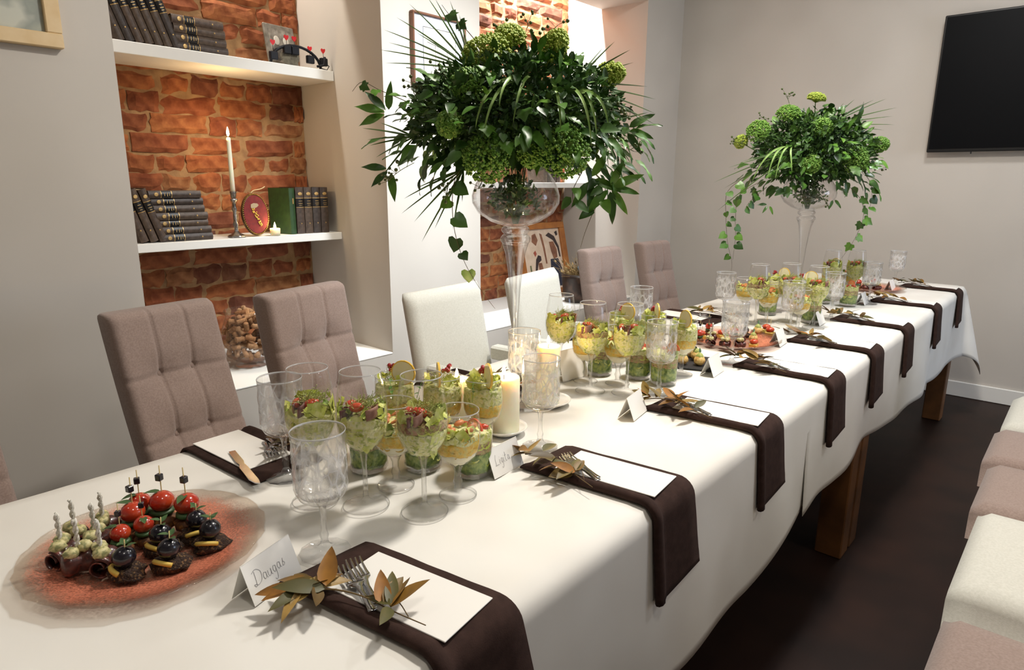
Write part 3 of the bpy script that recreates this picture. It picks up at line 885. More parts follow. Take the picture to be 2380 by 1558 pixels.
def r_wine(z):
    P = [(.104, .012), (.1105, .0225), (.1225, .0328), (.138, .0388), (.155, .0408), (.175, .0398), (.200, .037), (.236, .032)]
    z = max(P[0][0], min(P[-1][0], z))
    for (a, ra), (b, rb) in zip(P, P[1:]):
        if z <= b: return ra + (rb - ra) * (z - a) / (b - a)
    return .032
def r_short(z):
    P = [(.062, .012), (.069, .0245), (.080, .033), (.094, .0376), (.112, .0386), (.132, .0379), (.157, .0368)]
    z = max(P[0][0], min(P[-1][0], z))
    for (a, ra), (b, rb) in zip(P, P[1:]):
        if z <= b: return ra + (rb - ra) * (z - a) / (b - a)
    return .0368
def r_tum(z): return .034 + (.0366 - .034) * max(0, min(1, (z - .012) / .083))

def salad_wine(seed, heap=0.186):
    rnd = random.Random(seed); t = thing('layered_salad', 'x', 'salad')
    layer(t, 'salad_layer', r_wine, .106, .150, M_cabbage, seed)
    layer(t, 'salad_layer', r_wine, .151, .163, M_cabbage if seed % 3 else M_meatmix, seed + 3)
    o = scraps(MB(), rnd, 64, .112, .180, r_wine, .021, rin=.62).build('lettuce', M_lettuce, t); o['kind'] = 'stuff'
    o = scraps(MB(), rnd, 14, .120, heap - .006, lambda z: r_wine(z) * .95, .018).build('dark_lettuce', M_lettuce_d, t); o['kind'] = 'stuff'
    # rolled ham slices
    for k in range(3):
        a = rnd.uniform(0, 6.28) if k > 1 else 3.9 + k * 1.2 + rnd.uniform(-.4, .4)
        mb = MB(); R = .026
        def fn(u, v, a=a):
            th = u * 5.0; r = .005 + .011 * (1 - u)
            x = R * math.cos(a) + r * math.cos(th) * 1.4; y = R * math.sin(a) + r * math.sin(th)
            return (x + .006 * (v - .5) * math.cos(a), y, .156 + .004 * k + v * .018 + .003 * math.sin(6 * u))
        mb.grid(16, 4, fn); solidify(mb.build('ham_roll', M_ham if (seed + k) % 2 else M_beef, t), .0018)
    for k in range(2):
        a = 4.6 + k * 1.9 + rnd.uniform(-.4, .4)
        MB().ball((0, 0, 0), (.0135, .0085, .0080), 12, 8).build('tomato_wedge', M_tomato, t, loc=(.019 * math.cos(a), .019 * math.sin(a), heap - .010 + .004 * k), rot=(rnd.uniform(-.4, .4), rnd.uniform(-.4, .4), a + 1.5))
    for k in range(4):
        a = rnd.uniform(0, 6.28); r = rnd.uniform(.008, .027)
        MB().cbox(-.004, .004, -.0035, .0035, -.003, .003, .001).build('crouton', M_crouton, t, smooth=False, loc=(r * math.cos(a), r * math.sin(a), heap - .014 + rnd.uniform(0, .006)), rot=(rnd.uniform(-1, 1), rnd.uniform(-1, 1), a))
    o = hairs(MB(), rnd, 150, (.004, .004, heap - .008), .022, .022).build('sprouts', M_sprout, t); o['kind'] = 'stuff'
    return t
def lemon(t, pos, rz, r=.020, tilt=0.35):
    m = Matrix.Rotation(rz, 4, 'Z') @ Matrix.Rotation(math.pi / 2, 4, 'X') @ Matrix.Rotation(tilt, 4, 'Z')
    return wedge_slice(MB(), (0, 0, 0), r, .004, m, 1.0).build('lemon_slice', [M_lemon, M_lemonrind], t, loc=pos)
def salad_short(seed, lem=False):
    rnd = random.Random(seed); t = thing('layered_salad', 'x', 'salad')
    layer(t, 'cream_layer', r_short, .063, .084, M_cream, seed)
    layer(t, 'egg_layer', r_short, .085, .106, M_egg, seed + 1)
    if not lem:
        layer(t, 'salad_layer', r_short, .107, .115, M_cabbage, seed + 2)
        o = scraps(MB(), rnd, 34, .076, .116, r_short, .013, rin=.7).build('egg_crumble', M_egg, t); o['kind'] = 'stuff'
        for k in range(5):
            a = k * 1.25 + rnd.uniform(-.3, .3)
            pts = [(.022 * math.cos(a) + .009 * math.cos(q), .022 * math.sin(a) + .009 * math.sin(q), .124 + .003 * math.sin(q)) for q in [i * .55 for i in range(8)]]
            MB().tube(pts, [.0025, .0042, .0048, .0046, .004, .0034, .0026, .0016], 7).build('shrimp', M_shrimp, t)
        o = scraps(MB(), rnd, 14, .108, .134, r_short, .018).build('lettuce', M_lettuce_d if seed % 2 else M_lettuce, t); o['kind'] = 'stuff'
    else:
        layer(t, 'salad_layer', r_short, .107, .137, M_cabbage, seed + 2)
        o = scraps(MB(), rnd, 24, .110, .158, lambda z: r_short(z) * .96, .021).build('lettuce', M_lettuce, t); o['kind'] = 'stuff'
        o = hairs(MB(), rnd, 80, (0, 0, .150), .024, .022).build('sprouts', M_sprout, t); o['kind'] = 'stuff'
        a = rnd.uniform(2.2, 3.6)
        for k in range(7):
            MB().ball((0, 0, 0), .0045, 10, 7).build('red_currant', M_berry, t, loc=(.016 * math.cos(a) + rnd.uniform(-.007, .007), .016 * math.sin(a) + rnd.uniform(-.007, .007), .164 + .0045 * (k % 3)))
        lemon(t, (.030, .008, .168), 0.4 + rnd.uniform(-.4, .4), .025)
        mb = MB()
        mb.tube(bez((.02, -.01, .15), (.035, -.03, .165), (.05, -.02, .15), (.056, -.026, .125), 8), .0006, 4)
        mb.build('pea_stem', M_pea, t)
        for q in range(4):
            m = axes((.034 + .006 * q, -.020 - .001 * q, .155 - .007 * q), (rnd.uniform(-1, 1), rnd.uniform(-1, .2), rnd.uniform(-.6, .6)), (0, 0, 1))
            leaf_geo(MB(), .011, .007, shape='ovate', mtx=m, n=4).build('pea_leaf', M_pea, t)
    return t
def salad_tumbler(seed):
    rnd = random.Random(seed); t = thing('layered_salad', 'x', 'salad')
    layer(t, 'green_layer', r_tum, .0135, .050, M_greenmix, seed)
    layer(t, 'meat_layer', r_tum, .051, .072, M_meatmix, seed + 1)
    layer(t, 'salad_layer', r_tum, .073, .086, M_cabbage, seed + 2)
    o = scraps(MB(), rnd, 44, .02, .092, r_tum, .019, rin=.6).build('lettuce', M_lettuce_d if seed % 2 else M_lettuce, t); o['kind'] = 'stuff'
    for k in range(3):
        a = rnd.uniform(0, 6.28)
        MB().ball((0, 0, 0), (.012, .007, .008), 10, 7).build('tomato_wedge', M_tomato, t, loc=(.02 * math.cos(a), .02 * math.sin(a), .090), rot=(.3, .2, a))
    mb = MB(); m = Matrix.Translation((.030, -.004, .100)) @ Matrix.Rotation(0.5, 4, 'Z') @ Matrix.Rotation(math.pi / 2, 4, 'X')
    wedge_slice(mb, (0, 0, 0), .019, .004, m, .5).build('orange_slice', [mat('orange_flesh', '#E07A3A', '#EDA060', rough=.35, scale=60), mat('orange_rind', '#D8531F', rough=.4)], t)
    return t
SAL = {}
def salad(kind, variant, label, x, y, rz):
    key = (kind, variant)
    mk = {'wine': lambda v: salad_wine(v), 'short': lambda v: salad_short(v), 'lemon': lambda v: salad_short(v, True), 'tumbler': lambda v: salad_tumbler(v)}[kind]
    if key not in SAL:
        SAL[key] = mk(variant); o = SAL[key]
    else: o = copy_tree(SAL[key])
    o.location = (x, y, zt(y) + .0004); o.rotation_euler = (0, 0, rz)
    o['label'] = label
    o['group'] = 'layered salads served in glasses'
    return o

ORD = ['left', 'middle', 'right']
def cluster(tagname, wines, shorts, tums, lems, seed):
    rnd = random.Random(seed)
    def run(lst, gk, sk, row):
        n = len(lst)
        pos = {1: ['only'], 2: ['left', 'right'], 3: ORD, 4: ['leftmost', 'second', 'third', 'rightmost']}[n]
        for i, (x, y) in enumerate(lst):
            gname = {'wine': 'tall wine glass', 'short': 'short stemmed goblet', 'tumbler': 'tumbler'}[gk]
            glass(gk, '%s %s of the %s row in the %s salad cluster' % (pos[i], gname, row, tagname), x, y, rnd.uniform(0, 6))
            desc = {'wine': 'green salad with ham and tomato', 'short': 'white and yellow layered salad', 'tumbler': 'dark green and pink salad', 'lemon': 'currant and lemon topped salad'}[sk]
            salad(sk, (i + seed) % 3, '%s in %s %s, %s cluster' % (desc, pos[i], gname + (' behind' if sk == 'lemon' else ''), tagname), x, y, -0.75 + rnd.uniform(-.5, .5))
    run(wines, 'wine', 'wine', 'front')
    run(shorts, 'short', 'short', 'second')
    run(tums, 'tumbler', 'tumbler', 'third')
    run(lems, 'short', 'lemon', 'back')
cluster('near', [(-.930, .550), (-.853, .598), (-.763, .649)], [(-.876, .680), (-.766, .728)], [(-.969, .690), (-.897, .762), (-.808, .808)], [(-1.005, .785), (-.930, .845), (-.864, .893)], 1)
cluster('middle', [(-1.062, 1.404), (-.932, 1.366), (-.852, 1.415)], [(-.992, 1.430), (-.915, 1.470)], [(-1.004, 1.515), (-.905, 1.560), (-.826, 1.560)], [(-1.015, 1.640), (-.945, 1.700), (-.830, 1.668)], 2)
cluster('far', [(-.940, 2.485), (-.862, 2.600), (-.756, 2.585)], [(-1.050, 2.640), (-.930, 2.570), (-.790, 2.510)], [(-.990, 2.740), (-.800, 2.690)], [(-.985, 2.800), (-.868, 2.775)], 3)
cluster('farthest', [(-.902, 3.268), (-.819, 3.346)], [(-.860, 3.420)], [(-.905, 3.190), (-.796, 3.187)], [(-.930, 3.360)], 4)

gob = [(-.780, .471, 'in front, beside the nearest name card'), (-1.052, .566, 'behind the salad glasses at the near left setting'), (-.795, .990, 'in front of the lit pillar candles'), (-.978, 1.152, 'beside the tall vase stem'),
       (-1.119, 1.925, 'on the wall side behind the middle salads'), (-.790, 1.470, 'in front of the middle salad glasses'), (-.771, 1.878, 'in front of the middle red platter'), (-1.078, 2.503, 'on the wall side left of the far salads'),
       (-.793, 2.440, 'in front of the far salad glasses'), (-.757, 2.805, 'just right of the far salad glasses'), (-.740, 3.307, 'in front of the farthest red platter'), (-.775, 3.970, 'farthest down the table')]
for i, (x, y, d) in enumerate(gob):
    glass('goblet', 'cut-crystal water goblet ' + d, x, y, i * .7)
# ---------------------------------------------------------------- candles, saucers, vases
def flame(t, z, h=.022):
    MB().lathe([(.0001, 0), (.0028, .003), (.0040, .007), (.0034, .013), (.0016, .019), (.0001, h)], 12, c=(0, 0, z)).build('flame', M_flame, t)
def flame_light(t, z, w):
    l = bpy.data.lights.new('flame_light', 'POINT'); l.energy = w; l.color = (1.0, .68, .34); l.shadow_soft_size = .008
    o = bpy.data.objects.new('flame_light', l); link(o, t); o.location = (0, 0, z)
def pillar(label, slabel, x, y, r, h, scr):
    s = thing('candle_saucer', slabel, 'saucer', (x, y, zt(y)), group='white candle saucers')
    MB().lathe([(.0, .002), (scr * .55, .002), (scr * .60, .0), (scr * .64, .002), (scr * .9, .010), (scr, .014), (scr * .995, .016), (scr * .88, .0125), (scr * .6, .006), (.0, .006)], 40).build('dish', M_saucer, s)
    t = thing('pillar_candle', label, 'candle', (x, y, zt(y) + .0062), group='lit pillar candles')
    MB().lathe([(.0, .0), (r, .0), (r, h - .004), (r * .94, h), (r * .80, h - .001), (r * .5, h - .005), (.0, h - .007)], 36, rf=lambda a, z, i: .0006 * math.sin(5 * a + z * 30) if i in (1, 2, 3) else 0).build('wax', M_wax, t)
    MB().tube([(0, 0, h - .008), (.0006, 0, h + .004), (.0002, 0, h + .008)], .0011, 6).build('wick', M_wick, t)
    flame(t, h + .003); flame_light(t, h + .016, 1.0)
pillar('ivory pillar candle burning just right of the near salad glasses', 'white saucer under the nearest pillar candle', -.905, 1.000, .034, .121, .052)
pillar('ivory pillar candle burning behind the front goblet, right of the vase stem', 'white saucer under the pillar candle right of the vase stem', -.950, 1.209, .029, .143, .058)
pillar('ivory pillar candle half hidden behind the lemon slices of the near salads', 'white saucer under the half hidden pillar candle', -1.035, .985, .030, .092, .048)

def vase(label, x, y):
    t = thing('tall_vase', label, 'vase', (x, y, zt(y)), group='tall stemmed glass vases')
    MB().lathe([(.0, .001), (.066, .001), (.068, .004), (.062, .007), (.030, .014), (.013, .026), (.0075, .045), (.0, .045)], 40).build('foot', M_vase, t)
    MB().lathe([(.0075, .040), (.0062, .08), (.0064, .14), (.0090, .20), (.0135, .27), (.0190, .32), (.0250, .360), (.0330, .385)], 24).build('stem', M_stemglass, t)
    MB().lathe([(.030, .382), (.0365, .389), (.0375, .397), (.0330, .404), (.0280, .408), (.0330, .412), (.0355, .417), (.033, .423), (.028, .426)], 32).build('collar', M_stemglass, t)
    MB().lathe([(.0, .424), (.028, .426), (.062, .438), (.092, .458), (.1065, .482), (.1075, .500), (.099, .527), (.083, .552), (.072, .572), (.0685, .588),
                (.0672, .588), (.0705, .572), (.0815, .552), (.0975, .527), (.1058, .500), (.105, .483), (.0905, .4605), (.061, .441), (.028, .430), (.0, .428)], 48).build('bowl', M_vase, t)
    MB().lathe([(.0680, .586), (.0692, .588), (.0682, .590), (.0668, .588), (.0675, .586)], 40).build('rim', M_rim, t)
    return t
V1, V2 = (-1.079, 1.233), (-.925, 2.900)
vase('tall clear glass vase holding the near green bouquet', *V1)
vase('tall clear glass vase holding the far green bouquet', *V2)
# ---------------------------------------------------------------- place settings
# local frame of a setting: origin on the table edge, +X outward over the edge, Y along the table
def napkin_mesh(slope, wid=0.145, inner=0.250, hang=0.150, seed=0):
    hw = wid / 2
    sec = [(-hw + .002, 0.0), (-hw * .3, 0.0), (hw * .5, 0.0), (hw - .003, 0.0), (hw, .003), (hw - .003, .0062), (hw * .5, .0066), (0, .0066), (-hw * .5, .0066), (-hw + .028, .0066),
           (-hw + .020, .0095), (-hw + .013, .0135), (-hw + .005, .0140), (-hw - .001, .0105), (-hw - .002, .005)]
    path = []   # (x, z, nx, nz, s)
    n1 = 14
    for i in range(n1 + 1):
        x = -inner + (inner - 0.010) * i / n1
        path.append((x, 0.0, 0, 1))
    for i in range(1, 7):
        a = i / 6 * (math.pi / 2 - .06)
        path.append((-0.010 + 0.028 * math.sin(a), -0.028 + 0.028 * math.cos(a), math.sin(a), math.cos(a)))
    x0, z0 = path[-1][0], path[-1][1]
    for i in range(1, 13):
        q = hang * i / 12
        path.append((x0 + q * .06, z0 - q, 1, .06))
    mb = MB(); s = 0.0; vs = []; m = len(sec)
    for i, (x, z, nx, nz) in enumerate(path):
        if i: s += math.hypot(x - path[i - 1][0], z - path[i - 1][1])
        f = s / (inner + hang)
        flare = 1.0 + 0.10 * max(0, f - .6) / .4
        for j, (y, n) in enumerate(sec):
            k = 1.0
            if i == 0: k = .45
            wob = .0015 * noise.noise(Vector((s * 20, y * 30, seed)))
            bot = 0.0
            if i >= len(path) - 3: bot = .10 * (y) * (1 if i == len(path) - 1 else .5)
            vs.append((x + nx * (n * k + wob * .5), y * flare + slope * (s - inner * .5), z + nz * (n * k + wob) + bot))
    for i in range(len(path) - 1):
        for j in range(m):
            mb.f.append((i * m + j, i * m + (j + 1) % m, (i + 1) * m + (j + 1) % m, (i + 1) * m + j)); mb.m.append(0)
    mb.v = vs
    mb.f.append(tuple(range(m - 1, -1, -1))); mb.m.append(0)
    mb.f.append(tuple((len(path) - 1) * m + j for j in range(m))); mb.m.append(0)
    return mb.mesh('napkin', M_napkin)
NAPK = [napkin_mesh(sl, seed=i * 3.1) for i, sl in enumerate((.16, .11, .06, .02))]

def fork_mesh():
    mb = MB()
    # handle
    def strip(pts, th):
        vs = []
        for (x, w, z) in pts: vs += [(x, -w, z), (x, w, z), (x, w, z - th), (x, -w, z - th)]
        fs = []
        for i in range(len(pts) - 1):
            a = i * 4
            for j in range(4): fs.append((a + j, a + (j + 1) % 4, a + 4 + (j + 1) % 4, a + 4 + j))
        fs += [(3, 2, 1, 0), tuple(len(pts) * 4 - 4 + j for j in range(4))]
        mb.add(vs, fs)
    strip([(.058, .0060, .003), (.062, .0055, .003), (.070, .0045, .0035), (.095, .0030, .006), (.108, .0045, .0075), (.116, .0105, .0065), (.124, .0120, .0045)], .0016)
    for k in range(4):
        y = -.0098 + k * .00653
        vs = []
        pts = [(.122, .0022, .0046), (.135, .0018, .0036), (.150, .0016, .005), (.163, .0012, .0090)]
        for (x, w, z) in pts: vs += [(x, y - w, z), (x, y + w, z), (x, y + w * .8, z - .0014), (x, y - w * .8, z - .0014)]
        fs = []
        for i in range(3):
            a = i * 4
            for j in range(4): fs.append((a + j, a + (j + 1) % 4, a + 4 + (j + 1) % 4, a + 4 + j))
        fs += [(12, 13, 14, 15)]
        mb.add(vs, fs)
    return mb.mesh('fork', M_metal)
def knife_mesh():
    mb = MB()
    mb.prism([(.0, -.006), (.06, -.0075), (.075, -.005), (.09, -.009), (.150, -.0085), (.17, -.003), (.176, .004), (.16, .006), (.09, .0055), (.075, .004), (.06, .0065), (.0, .006)], .0, .0018)
    return mb.mesh('knife', M_metal, smooth=False)
FORK, KNIFE = fork_mesh(), knife_mesh()

LEAFM = []
for k, (L, W, fo, dr, sh) in enumerate([(.058, .021, .3, .25, 'lance'), (.050, .024, .35, -.2, 'ovate'), (.066, .019, .25, .4, 'lance'), (.042, .020, .4, .15, 'ovate')]):
    for mm, nm in ((M_bronze, 'a'), (M_olive_leaf, 'b')):
        LEAFM.append(leaf_geo(MB(), L, W, fo, dr, 7, sh).mesh('leaf', mm))
def sprig(label, x, y, z, rz, seed, n=11, s=1.0):
    rnd = random.Random(seed)
    t = thing('leaf_sprig', label, 'leaf sprig', (x, y, z), rz, 'bronzed leaf sprigs on the napkins')
    t.scale = (s, s, s)
    pts = poly_path([(-.055, -.008, .006), (-.02, .004, .012), (.03, 0, .013), (.075, -.012, .008), (.125, -.026, .006)], 4)
    MB().tube(pts, [.0014 * (1 - .5 * i / len(pts)) for i in range(len(pts))], 5).build('stem', M_stem, t)
    p2 = poly_path([(.035, 0, .013), (.07, .006, .014), (.10, -.018, .008)], 4)
    MB().tube(p2, .0007, 4).build('side_stem', M_stem, t)
    for k in range(n):
        u = rnd.random()
        if seed == 40: u = u * .55 if u < .6 else .80 + (u - .6) * .5
        p = pts[int(u * (len(pts) - 4))]
        a = rnd.uniform(-2.6, 2.6) + math.pi
        up = rnd.uniform(-.05, .65) if not (seed == 40 and u < .3) else rnd.uniform(-.08, .12)
        d = (math.cos(a), math.sin(a), up)
        m = axes((p.x, p.y, max(p.z, .010) + rnd.uniform(0, .008)), d, (rnd.uniform(-.7, .7), rnd.uniform(-.7, .7), 1), rnd.uniform(.7, 1.1))
        obj('leaf', LEAFM[rnd.choice((0, 0, 2, 4, 6, 2, 1, 5))], t, mtx=m)
    return t

def strokes(name, lines, m, parent, loc, s, r=.00022):
    """handwriting as thin ink strokes in the local YZ plane"""
    mb = MB()
    for ln in lines: mb.tube([(0, p[0] * s, p[1] * s) for p in poly_path([(a, b, 0) for a, b in ln], 4)], r, 4)
    return mb.build(name, m, parent, loc=loc)
W_1 = [[(.15, .9), (.1, .1), (.0, .0), (-.1, .15), (.1, .1)], [(-.05, .85), (.3, .98), (.62, .7), (.55, .2), (.25, .02), (.08, .08)],
       [(.95, .42), (.80, .48), (.72, .25), (.82, .05), (.95, .2), (.97, .45), (.98, .1), (1.06, .06)],
       [(1.12, .45), (1.12, .12), (1.22, .05), (1.35, .2), (1.38, .45), (1.38, .1), (1.46, .06)],
       [(1.78, .42), (1.62, .48), (1.55, .25), (1.65, .06), (1.76, .2), (1.78, .45), (1.76, -.25), (1.62, -.42), (1.52, -.3)],
       [(2.15, .45), (2.02, .5), (1.93, .27), (2.03, .08), (2.15, .22), (2.17, .47), (2.18, .13), (2.26, .1)],
       [(2.36, .12), (2.48, .55), (2.44, .35), (2.55, .22), (2.46, .08), (2.34, .12)]]
W_2 = [[(.25, .95), (.12, .6), (.1, .12), (0, .02), (.2, .04), (.5, .02)], [(.65, .45), (.64, .1), (.74, .06)], [(.66, .62), (.67, .65)],
       [(1.05, .42), (.92, .48), (.85, .25), (.95, .06), (1.04, .2), (1.06, .45), (1.03, -.25), (.9, -.4), (.82, -.28)],
       [(1.22, .45), (1.2, .1), (1.3, .06)], [(1.23, .62), (1.24, .65)], [(1.5, .85), (1.46, .15), (1.55, .05), (1.62, .1)], [(1.36, .55), (1.62, .58)],
       [(1.95, .42), (1.82, .48), (1.75, .25), (1.85, .06), (1.95, .2), (1.97, .45), (1.98, .1), (2.06, .06)]]
def place_card(label, x, y, rz, w=.088, h=.052, d=.020, writing=None):
    t = thing('place_card', label, 'place card', (x, y, zt(y)), rz, 'folded white name cards')
    for sg in (1, -1):
        mb = MB().add([(sg * d, -w / 2, 0), (sg * d, w / 2, 0), (0, w / 2, h), (0, -w / 2, h), (sg * d - sg * .0006, -w / 2, 0), (sg * d - sg * .0006, w / 2, 0), (-sg * .0005, w / 2, h), (-sg * .0005, -w / 2, h)],
                      [(0, 1, 2, 3), (7, 6, 5, 4), (0, 3, 7, 4), (1, 5, 6, 2), (0, 4, 5, 1), (3, 2, 6, 7)])
        mb.build('card_panel', M_card, t, smooth=False)
    if writing:
        o = strokes('handwriting', writing, M_ink, t, (0, 0, 0), .021)
        a = math.atan2(d, h)
        o.matrix_basis = Matrix.Translation((d * .62 + .0004, -w * .36, h * .38)) @ Matrix.Rotation(-a, 4, 'Y')
    return t

def setting(desc, side, yc, nv, seed, card_pos=None, writing=None, knife=False):
    """side +1 right edge, -1 left (wall) edge"""
    xe = TXR if side > 0 else TXL
    rz = 0.0 if side > 0 else math.pi
    slope = (.16, .11, .06, .02)[nv]
    z = zt(yc) + .0006
    Rm = Matrix.Translation((xe, yc, z)) @ Matrix.Rotation(rz, 4, 'Z')
    W = lambda p: Rm @ Vector(p)
    o = obj('napkin', NAPK[nv], None, loc=(xe, yc, z), rot=(0, 0, rz))
    tag(o, 'dark brown folded napkin hanging over the table edge, ' + desc, 'napkin', 'dark brown napkins')
    ang = math.atan(slope)
    p = W((-.098, .006, .0072)); 
    cm = MB().cbox(-.100, .100, -.050, .050, 0, .0022, .0006).build('menu_card', M_card, None, smooth=False, loc=p, rot=(0, 0, rz + ang))
    tag(cm, 'white menu card lying on the brown napkin, ' + desc, 'menu card', 'white menu cards')
    rnd = random.Random(seed)
    for k in range(2):
        p = W((-.050 + .010 * k, -.058 - .010 * k, .0078 + .0022 * k))
        f = obj('fork', FORK, None, loc=p, rot=(0, -0.02, rz + math.radians(161) + .05 * k))
        tag(f, ('upper' if k else 'lower') + ' steel fork tucked under the leaves, ' + desc, 'fork', 'steel forks')
    if knife:
        p = W((-.105, .03, .0112))
        f = obj('knife', KNIFE, None, loc=p, rot=(0, 0, rz + math.radians(168)))
        tag(f, 'steel knife lying across the menu card, ' + desc, 'knife')
    p = W((-.143, -.068, .0125)) if desc.startswith('nearest the') else W((-.205, -.045 - slope * .1, .0125))
    sprig('bronzed leafy twig on the brown napkin, ' + desc, p.x, p.y, p.z, rz + (.50 if desc.startswith('nearest the') else rnd.uniform(-.2, .15)), seed, n=(24 if seed == 40 else 16) + seed % 4)
    if card_pos:
        place_card('folded white name card standing by the goblet, ' + desc, card_pos[0], card_pos[1], card_pos[2], writing=writing)

RIGHT = ['nearest the camera', 'second along the right side', 'third along the right side', 'fourth along the right side', 'fifth along the right side', 'sixth along the right side', 'seventh along the right side', 'last along the right side']
RY = [.475, .968, 1.422, 1.930, 2.378, 2.862, 3.448, 4.055]
CP = [(-.768, .374, .32), (-.782, .858, .06), (-.757, 1.290, .18), (-.771, 1.745, .10), (-.763, 2.238, .08), (-.770, 2.680, .05), (-.762, 3.285, .05), (-.765, 3.83, .0)]
for i in range(8):
    setting(RIGHT[i] + ' setting', 1, RY[i], (0, 1, 1, 2, 2, 3, 2, 3)[i], 40 + i, CP[i], W_1 if i == 0 else (W_2 if i == 1 else None))
LEFT = ['nearest wall-side', 'second wall-side', 'third wall-side', 'fourth wall-side']
LY = [.570, 1.180, 1.880, 2.440]
LCP = [None, (-1.045, 1.435, 2.9), None, (-1.06, 2.30, 3.0)]
for i in range(4):
    setting(LEFT[i] + ' setting', -1, LY[i], 3 if i else 2, 80 + i, None, None, knife=(i == 0))
place_card('tall folded white name card on the wall side behind the second candle', -1.050, 1.435, 3.05, w=.105, h=.082, d=.024)

# ---------------------------------------------------------------- platters and canapes
def platter_mat():
    m = bpy.data.materials.new('red_flecked_glass'); m.use_nodes = True
    nt = m.node_tree; nt.nodes.clear()
    N = nt.nodes.new; Lk = nt.links.new
    out = N('ShaderNodeOutputMaterial'); co = N('ShaderNodeTexCoord')
    ln = N('ShaderNodeVectorMath'); ln.operation = 'LENGTH'; Lk(co.outputs['Object'], ln.inputs[0])
    no = N('ShaderNodeTexNoise'); no.inputs['Scale'].default_value = 320; no.inputs['Detail'].default_value = 5; Lk(co.outputs['Object'], no.inputs['Vector'])
    no2 = N('ShaderNodeTexNoise'); no2.inputs['Scale'].default_value = 14; Lk(co.outputs['Object'], no2.inputs['Vector'])
    rp = N('ShaderNodeValToRGB')
    e = rp.color_ramp.elements; e[0].position = .0; e[0].color = (.55, .55, .55, 1); e[1].position = 1.0; e[1].color = (.0, .0, .0, 1)
    for p, v in ((.45, .50), (.66, .85), (.80, .74), (.92, .45), (.97, .08)):
        q = e.new(p); q.color = (v, v, v, 1)
    sc = N('ShaderNodeMath'); sc.operation = 'DIVIDE'; sc.inputs[1].default_value = .160; Lk(ln.outputs['Value'], sc.inputs[0]); Lk(sc.outputs[0], rp.inputs[0])
    ad = N('ShaderNodeMath'); ad.operation = 'MULTIPLY_ADD'; ad.inputs[1].default_value = 2.4; ad.inputs[2].default_value = -1.35; Lk(no.outputs['Fac'], ad.inputs[0])
    a2 = N('ShaderNodeMath'); a2.operation = 'MULTIPLY_ADD'; a2.inputs[1].default_value = 1.2; a2.inputs[2].default_value = -.6; Lk(no2.outputs['Fac'], a2.inputs[0])
    s1 = N('ShaderNodeMath'); s1.operation = 'ADD'; Lk(ad.outputs[0], s1.inputs[0]); Lk(a2.outputs[0], s1.inputs[1])
    s2 = N('ShaderNodeMath'); s2.operation = 'ADD'; s2.use_clamp = True; Lk(s1.outputs[0], s2.inputs[0]); Lk(rp.outputs[0], s2.inputs[1])
    ml = N('ShaderNodeMath'); ml.operation = 'MULTIPLY'; Lk(s2.outputs[0], ml.inputs[0]); Lk(rp.outputs[0], ml.inputs[1])
    df = N('ShaderNodeBsdfPrincipled'); df.inputs['Base Color'].default_value = lin('#E58A6C'); df.inputs['Roughness'].default_value = .3
    tr = N('ShaderNodeBsdfTransparent'); tr.inputs[0].default_value = lin('#F6F0EA')
    gl = N('ShaderNodeBsdfGlossy'); gl.inputs['Roughness'].default_value = .06
    bp = N('ShaderNodeBump'); bp.inputs['Strength'].default_value = .6; bp.inputs['Distance'].default_value = .002; Lk(no.outputs['Fac'], bp.inputs['Height'])
    Lk(bp.outputs[0], gl.inputs['Normal'])
    lw = N('ShaderNodeLayerWeight'); lw.inputs[0].default_value = .25; Lk(bp.outputs[0], lw.inputs['Normal'])
    m0 = N('ShaderNodeMixShader'); m0.inputs[0].default_value = .15; Lk(tr.outputs[0], m0.inputs[1]); Lk(gl.outputs[0], m0.inputs[2])
    m1 = N('ShaderNodeMixShader'); Lk(ml.outputs[0], m1.inputs[0]); Lk(m0.outputs[0], m1.inputs[1]); Lk(df.outputs[0], m1.inputs[2])
    Lk(m1.outputs[0], out.inputs['Surface'])
    return m
M_platter = platter_mat()
def platter(label, x, y, s=1.0, sy=1.0):
    t = thing('glass_platter', label, 'platter', (x, y, zt(y)), .4, 'red flecked glass platters')
    t.scale = (s, s * sy, s)
    MB().lathe([(.0, .003), (.085, .003), (.100, .005), (.125, .011), (.150, .0165), (.160, .0185), (.1615, .0172), (.158, .0150), (.128, .0075), (.100, .001), (.0, .0005)], 64,
               rf=lambda a, z, i: (.0016 * math.sin(17 * a) + .001 * math.sin(31 * a)) if 3 < i < 8 else 0).build('dish', M_platter, t)
    MB().lathe([(.1590, .0165), (.1612, .0190), (.1628, .0175), (.1605, .0160), (.1590, .0165)], 64, rf=lambda a, z, i: .0016 * math.sin(17 * a) + .001 * math.sin(31 * a)).build('rim', M_glass, t)
    return t
M_seed = mat('seeded_bread', '#3A2418', '#7A5A38', rough=.8, scale=260, c3='#241610', bump=1.0, bscale=300, lo=.42, hi=.62)
M_pick = mat('bamboo_pick', '#C9B27A', rough=.6)
M_whitepick = mat('white_twisted_straw', '#EDEAE0', '#BFB9A8', rough=.6, scale=300)
M_cheese = mat('herbed_cheese', '#D9D0A0', '#8E9060', rough=.6, scale=180, c3='#CFC48C', lo=.3, hi=.6)
M_yellow = mat('yellow_cheese', '#E6C766', '#DDB84E', rough=.5, scale=60)
M_blackolive = mat('black_olive', '#14131A', '#201C26', rough=.22, scale=40, coat=.4)
M_prosc = mat('dried_ham', '#5A2A22', '#8A4436', rough=.35, scale=70, c3='#3E1C18', coat=.3)
M_cherry = mat('cherry_tomato', '#B8321E', '#D0552A', rough=.18, scale=30, coat=.7)
M_basil = mat('basil_leaf', '#33502A', '#47683A', rough=.45, scale=60)
M_puff = mat('golden_puff', '#D9AE5A', '#C08838', rough=.7, scale=70, bump=.6, c3='#E4C482')
